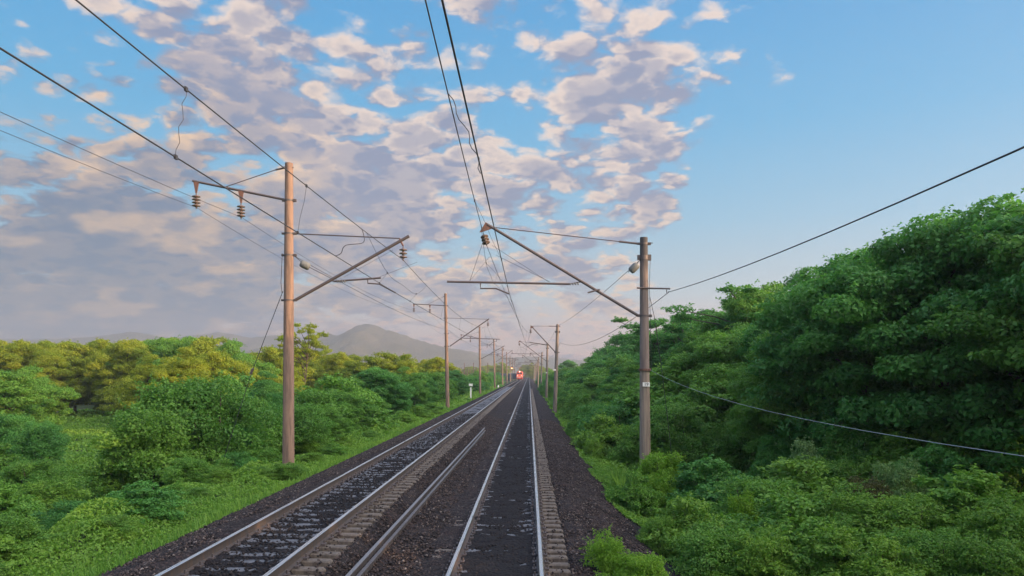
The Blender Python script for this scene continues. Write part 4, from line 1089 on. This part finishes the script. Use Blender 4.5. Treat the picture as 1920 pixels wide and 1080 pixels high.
# ---- labels: each names its look and its place in its row
NUM = 'first second third fourth fifth sixth seventh eighth ninth tenth eleventh twelfth thirteenth fourteenth fifteenth sixteenth seventeenth eighteenth nineteenth'.split()
TENS = {20: 'twent', 30: 'thirt', 40: 'fort', 50: 'fift', 60: 'sixt'}
def nth(k):
    k += 1
    if k < 20: return NUM[k - 1]
    t, u = k // 10 * 10, k % 10
    return TENS[t] + ('ieth' if u == 0 else 'y-' + NUM[u - 1])
LOOK = {'leaf_left': 'yellow-green', 'leaf_mid': 'mid green', 'leaf_forest': 'dark green', 'leaf_weed': 'fresh green', 'leaf_bright': 'bright lime', 'leaf_pale': 'pale whitish green', 'leaf_dry': 'brownish dry'}
ROW = {'left_line': ('tree', 'of the left tree line behind the meadow'), 'left_back': ('tree', 'of the row behind the left tree line'),
       'left_low': ('bush', 'fronting the left tree line'), 'left_mid': ('tree', 'standing forward of the left tree line'),
       'umbrella': ('tree', 'rising above the left tree line'), 'left_side': ('bush', 'of those between the two nearest left poles'),
       'left_beyond': ('bush', 'of those beyond the second left pole'), 'left_near': ('bush', 'of those in the left foreground'),
       'right_edge': ('tree', 'of the right forest skyline'), 'right_front': ('tree', 'of the lower row before the right forest'),
       'right_deep': ('tree', 'of the deep right forest'), 'right_behind': ('tree', 'of the right forest beside the viewer'),
       'right_umbrella': ('tree', 'with airy flat tops on the right skyline'), 'right_near': ('bush', 'of those in the right foreground'),
       'left_verge': ('bush', 'low along the left verge'), 'right_verge': ('bush', 'low along the right shoulder'),
       'shoulder': ('bush', 'on the stony right shoulder'), 'right_bank': ('bush', 'of those along the right poles'),
       'far_trees': ('tree', 'of the misty trees beyond the train')}
GROUPS = {}
for v in VEG: GROUPS.setdefault(v[1], []).append(v)
for row, items in GROUPS.items():
    items.sort(key=lambda v: v[3] / max(v[4], 0.5) if v[4] > 5 else 99 - v[4])
    cat, where = ROW[row]
    for k, (o, _, m, x, y, z) in enumerate(items):
        if row == 'umbrella': tag(o, 'tall airy flat-topped tree rising above the left tree line beside the nearest pole', cat); continue
        o['label'] = '%s leafy %s, %s from the left %s' % (LOOK[m], cat, nth(k), where)
        tag(o, None, cat, where.replace('of the ', '').replace('of those ', 'bushes ').replace('of two ', 'bushes '))
        if row in ('left_near', 'right_near', 'right_bank', 'left_side', 'left_beyond', 'left_low', 'shoulder', 'left_verge', 'right_verge'): o.name = 'leafy_bush'
        else: o.name = 'broadleaf_tree'

# ---- undergrowth: herbs and grass that cover the ground (beyond counting)
def veg_top(x, y):
    """height of the herb layer above the ground"""
    e = np.where(x > 0, sstep(x, 2.6, 4.6), sstep(-x, 7.5, 9.6))
    m = vnoise(x, y, 2.3, 21) * .6 + vnoise(x, y, 0.9, 22) * .4
    return (0.08 + e * (0.10 + 1.0 * np.clip(m - 0.34, 0, 1) ** 1.2 * 1.35)) * np.where((x < 0) & (x > -9.5), 0.75, 1.0)
def herbs(side, bands, r):
    V, Fc, T = [], [], []; off = 0
    for (y0, y1, xm, dens_, leaf) in bands:
        A = (y1 - y0) * xm; n = int(A * dens_)
        y = r.uniform(y0, y1, n); x = r.random(n) * xm
        x = (2.35 + x) if side > 0 else (-7.55 - x)
        inview = np.abs(x) < 0.70 * y + 2.0
        edge = np.where(side > 0, x - 2.35 + 1.0 * (vnoise(x, y, 1.3, 5) - .5), -x - 7.55 + 0.7 * (vnoise(x, y, 1.1, 6) - .5))
        gap = vnoise(x, y, 3.1, 31) * .6 + vnoise(x, y, 1.1, 32) * .4
        keep = inview & (edge > 0.05) & (r.random(n) < 0.35 + 0.65 * sstep(edge, 0, 0.8)) & ((gap > 0.30) | (r.random(n) < .35))
        if side > 0: keep &= (x > 2.6 + 1.5 * sstep(y, 27, 17) + 0.9 * (vnoise(x, y, 1.9, 8) - .5))
        x, y = x[keep], y[keep]; n = len(x)
        h = veg_top(x, y); dz_ = h * (1 - 0.55 * r.random(n) ** 2)
        z = ground_z(x, y)
        z = np.where((x > -8.3) & (x < 4.9), np.maximum(z, bed_z(x, y)), z)
        p = np.stack([x, y, z + dz_], -1)
        gx_ = (veg_top(x + .15, y) - h) / .15; gy_ = (veg_top(x, y + .15) - h) / .15
        nm = np.stack([-gx_ * .5, -gy_ * .5, np.full(n, .7)], -1) + unit(n, r) * 0.75
        nm /= np.linalg.norm(nm, axis=1)[:, None]
        v, f = leaf_quads(p, nm, leaf * r.uniform(.6, 1.4, n), r, 0.5)
        t = np.clip(vnoise(x, y, 1.4, 41) * .55 + vnoise(x, y, 6, 42) * .45 + r.uniform(-.25, .25, n), 0, 1)
        V.append(v); Fc.append(f + off); T.append(t); off += len(v)
    return np.concatenate(V), np.concatenate(Fc), np.concatenate(T)
r_ = np.random.default_rng(99)
v, f, t = herbs(1, [(11, 22, 15, 900, .085), (22, 38, 24, 420, .12), (38, 75, 26, 110, .2), (75, 190, 18, 22, .42)], r_)
tag(np_mesh('undergrowth', v, f, M['leaf_weed'], attr=t), 'dense weeds and low plants covering the ground right of the tracks', 'weeds', kind='stuff')
v, f, t = herbs(-1, [(14, 26, 14, 800, .085), (26, 46, 30, 330, .12), (46, 90, 50, 70, .24), (90, 240, 60, 9, .5)], r_)
tag(np_mesh('undergrowth', v, f, M['leaf_weed'], attr=t), 'dense weeds and low plants covering the ground left of the tracks', 'weeds', kind='stuff')
# grass blades and tall stalks
def blades(x, y, hgt, r, w=0.012):
    n = len(x); z = ground_z(x, y); z = np.where((x > -8.3) & (x < 4.9), np.maximum(z, bed_z(x, y)), z)
    a = r.uniform(0, 6.28, n); lean = r.uniform(.1, .5, n) * hgt
    b = np.stack([np.cos(a) * w, np.sin(a) * w, np.zeros(n)], -1); l = np.stack([-np.sin(a) * lean, np.cos(a) * lean, hgt], -1)
    p = np.stack([x, y, z], -1); v = np.empty((n, 4, 3))
    v[:, 0] = p - b; v[:, 1] = p + b; v[:, 2] = p + l * .6 * [1, 1, 1.15] + b * .8; v[:, 3] = p + l
    return v.reshape(-1, 3), np.arange(n * 4).reshape(n, 4)
n = 9000; y = r_.uniform(12, 60, n); x = -7.5 - np.abs(r_.normal(0, 1.3, n)); k = (np.abs(x) < .7 * y + 1)
n2 = 90000; y2 = r_.uniform(12, 30, n2); x2 = r_.uniform(3.2, 12, n2); k2 = (x2 < .7 * y2 + 1) & (vnoise(x2, y2, 2.1, 55) > .55)
xs, ys = np.concatenate([x[k], x2[k2]]), np.concatenate([y[k], y2[k2]])
hh = np.where(xs < 0, r_.uniform(.08, .34, len(xs)), r_.uniform(.3, 1.1, len(xs)))
v, f = blades(xs, ys, hh, r_)
tag(np_mesh('grass', v, f, M['leaf_weed'], attr=np.clip(vnoise(xs, ys, 2, 60) + r_.uniform(-.3, .3, len(xs)), 0, 1)), 'green grass blades growing along the edges of the stone beds', 'grass', kind='stuff')

# ------------------------------------------------------------------ haze: the morning mist
mb = MB(); mb.box((0, 0, 92.5), (5980, 5980, 197))
hm = bpy.data.materials.new('morning_haze'); hm.use_nodes = True; t = NT(hm.node_tree); t.n.clear()
pv = t.n.new('ShaderNodeVolumePrincipled'); pv.inputs['Color'].default_value = (0.64, 0.64, 0.68, 1); pv.inputs['Density'].default_value = 0.00046
pv.inputs['Anisotropy'].default_value = 0.5
ho = t.n.new('ShaderNodeOutputMaterial'); t.l.new(pv.outputs[0], ho.inputs['Volume'])
tag(mb.build("haze", hm), 'thin morning haze filling the air over the whole valley', 'haze', kind='stuff')
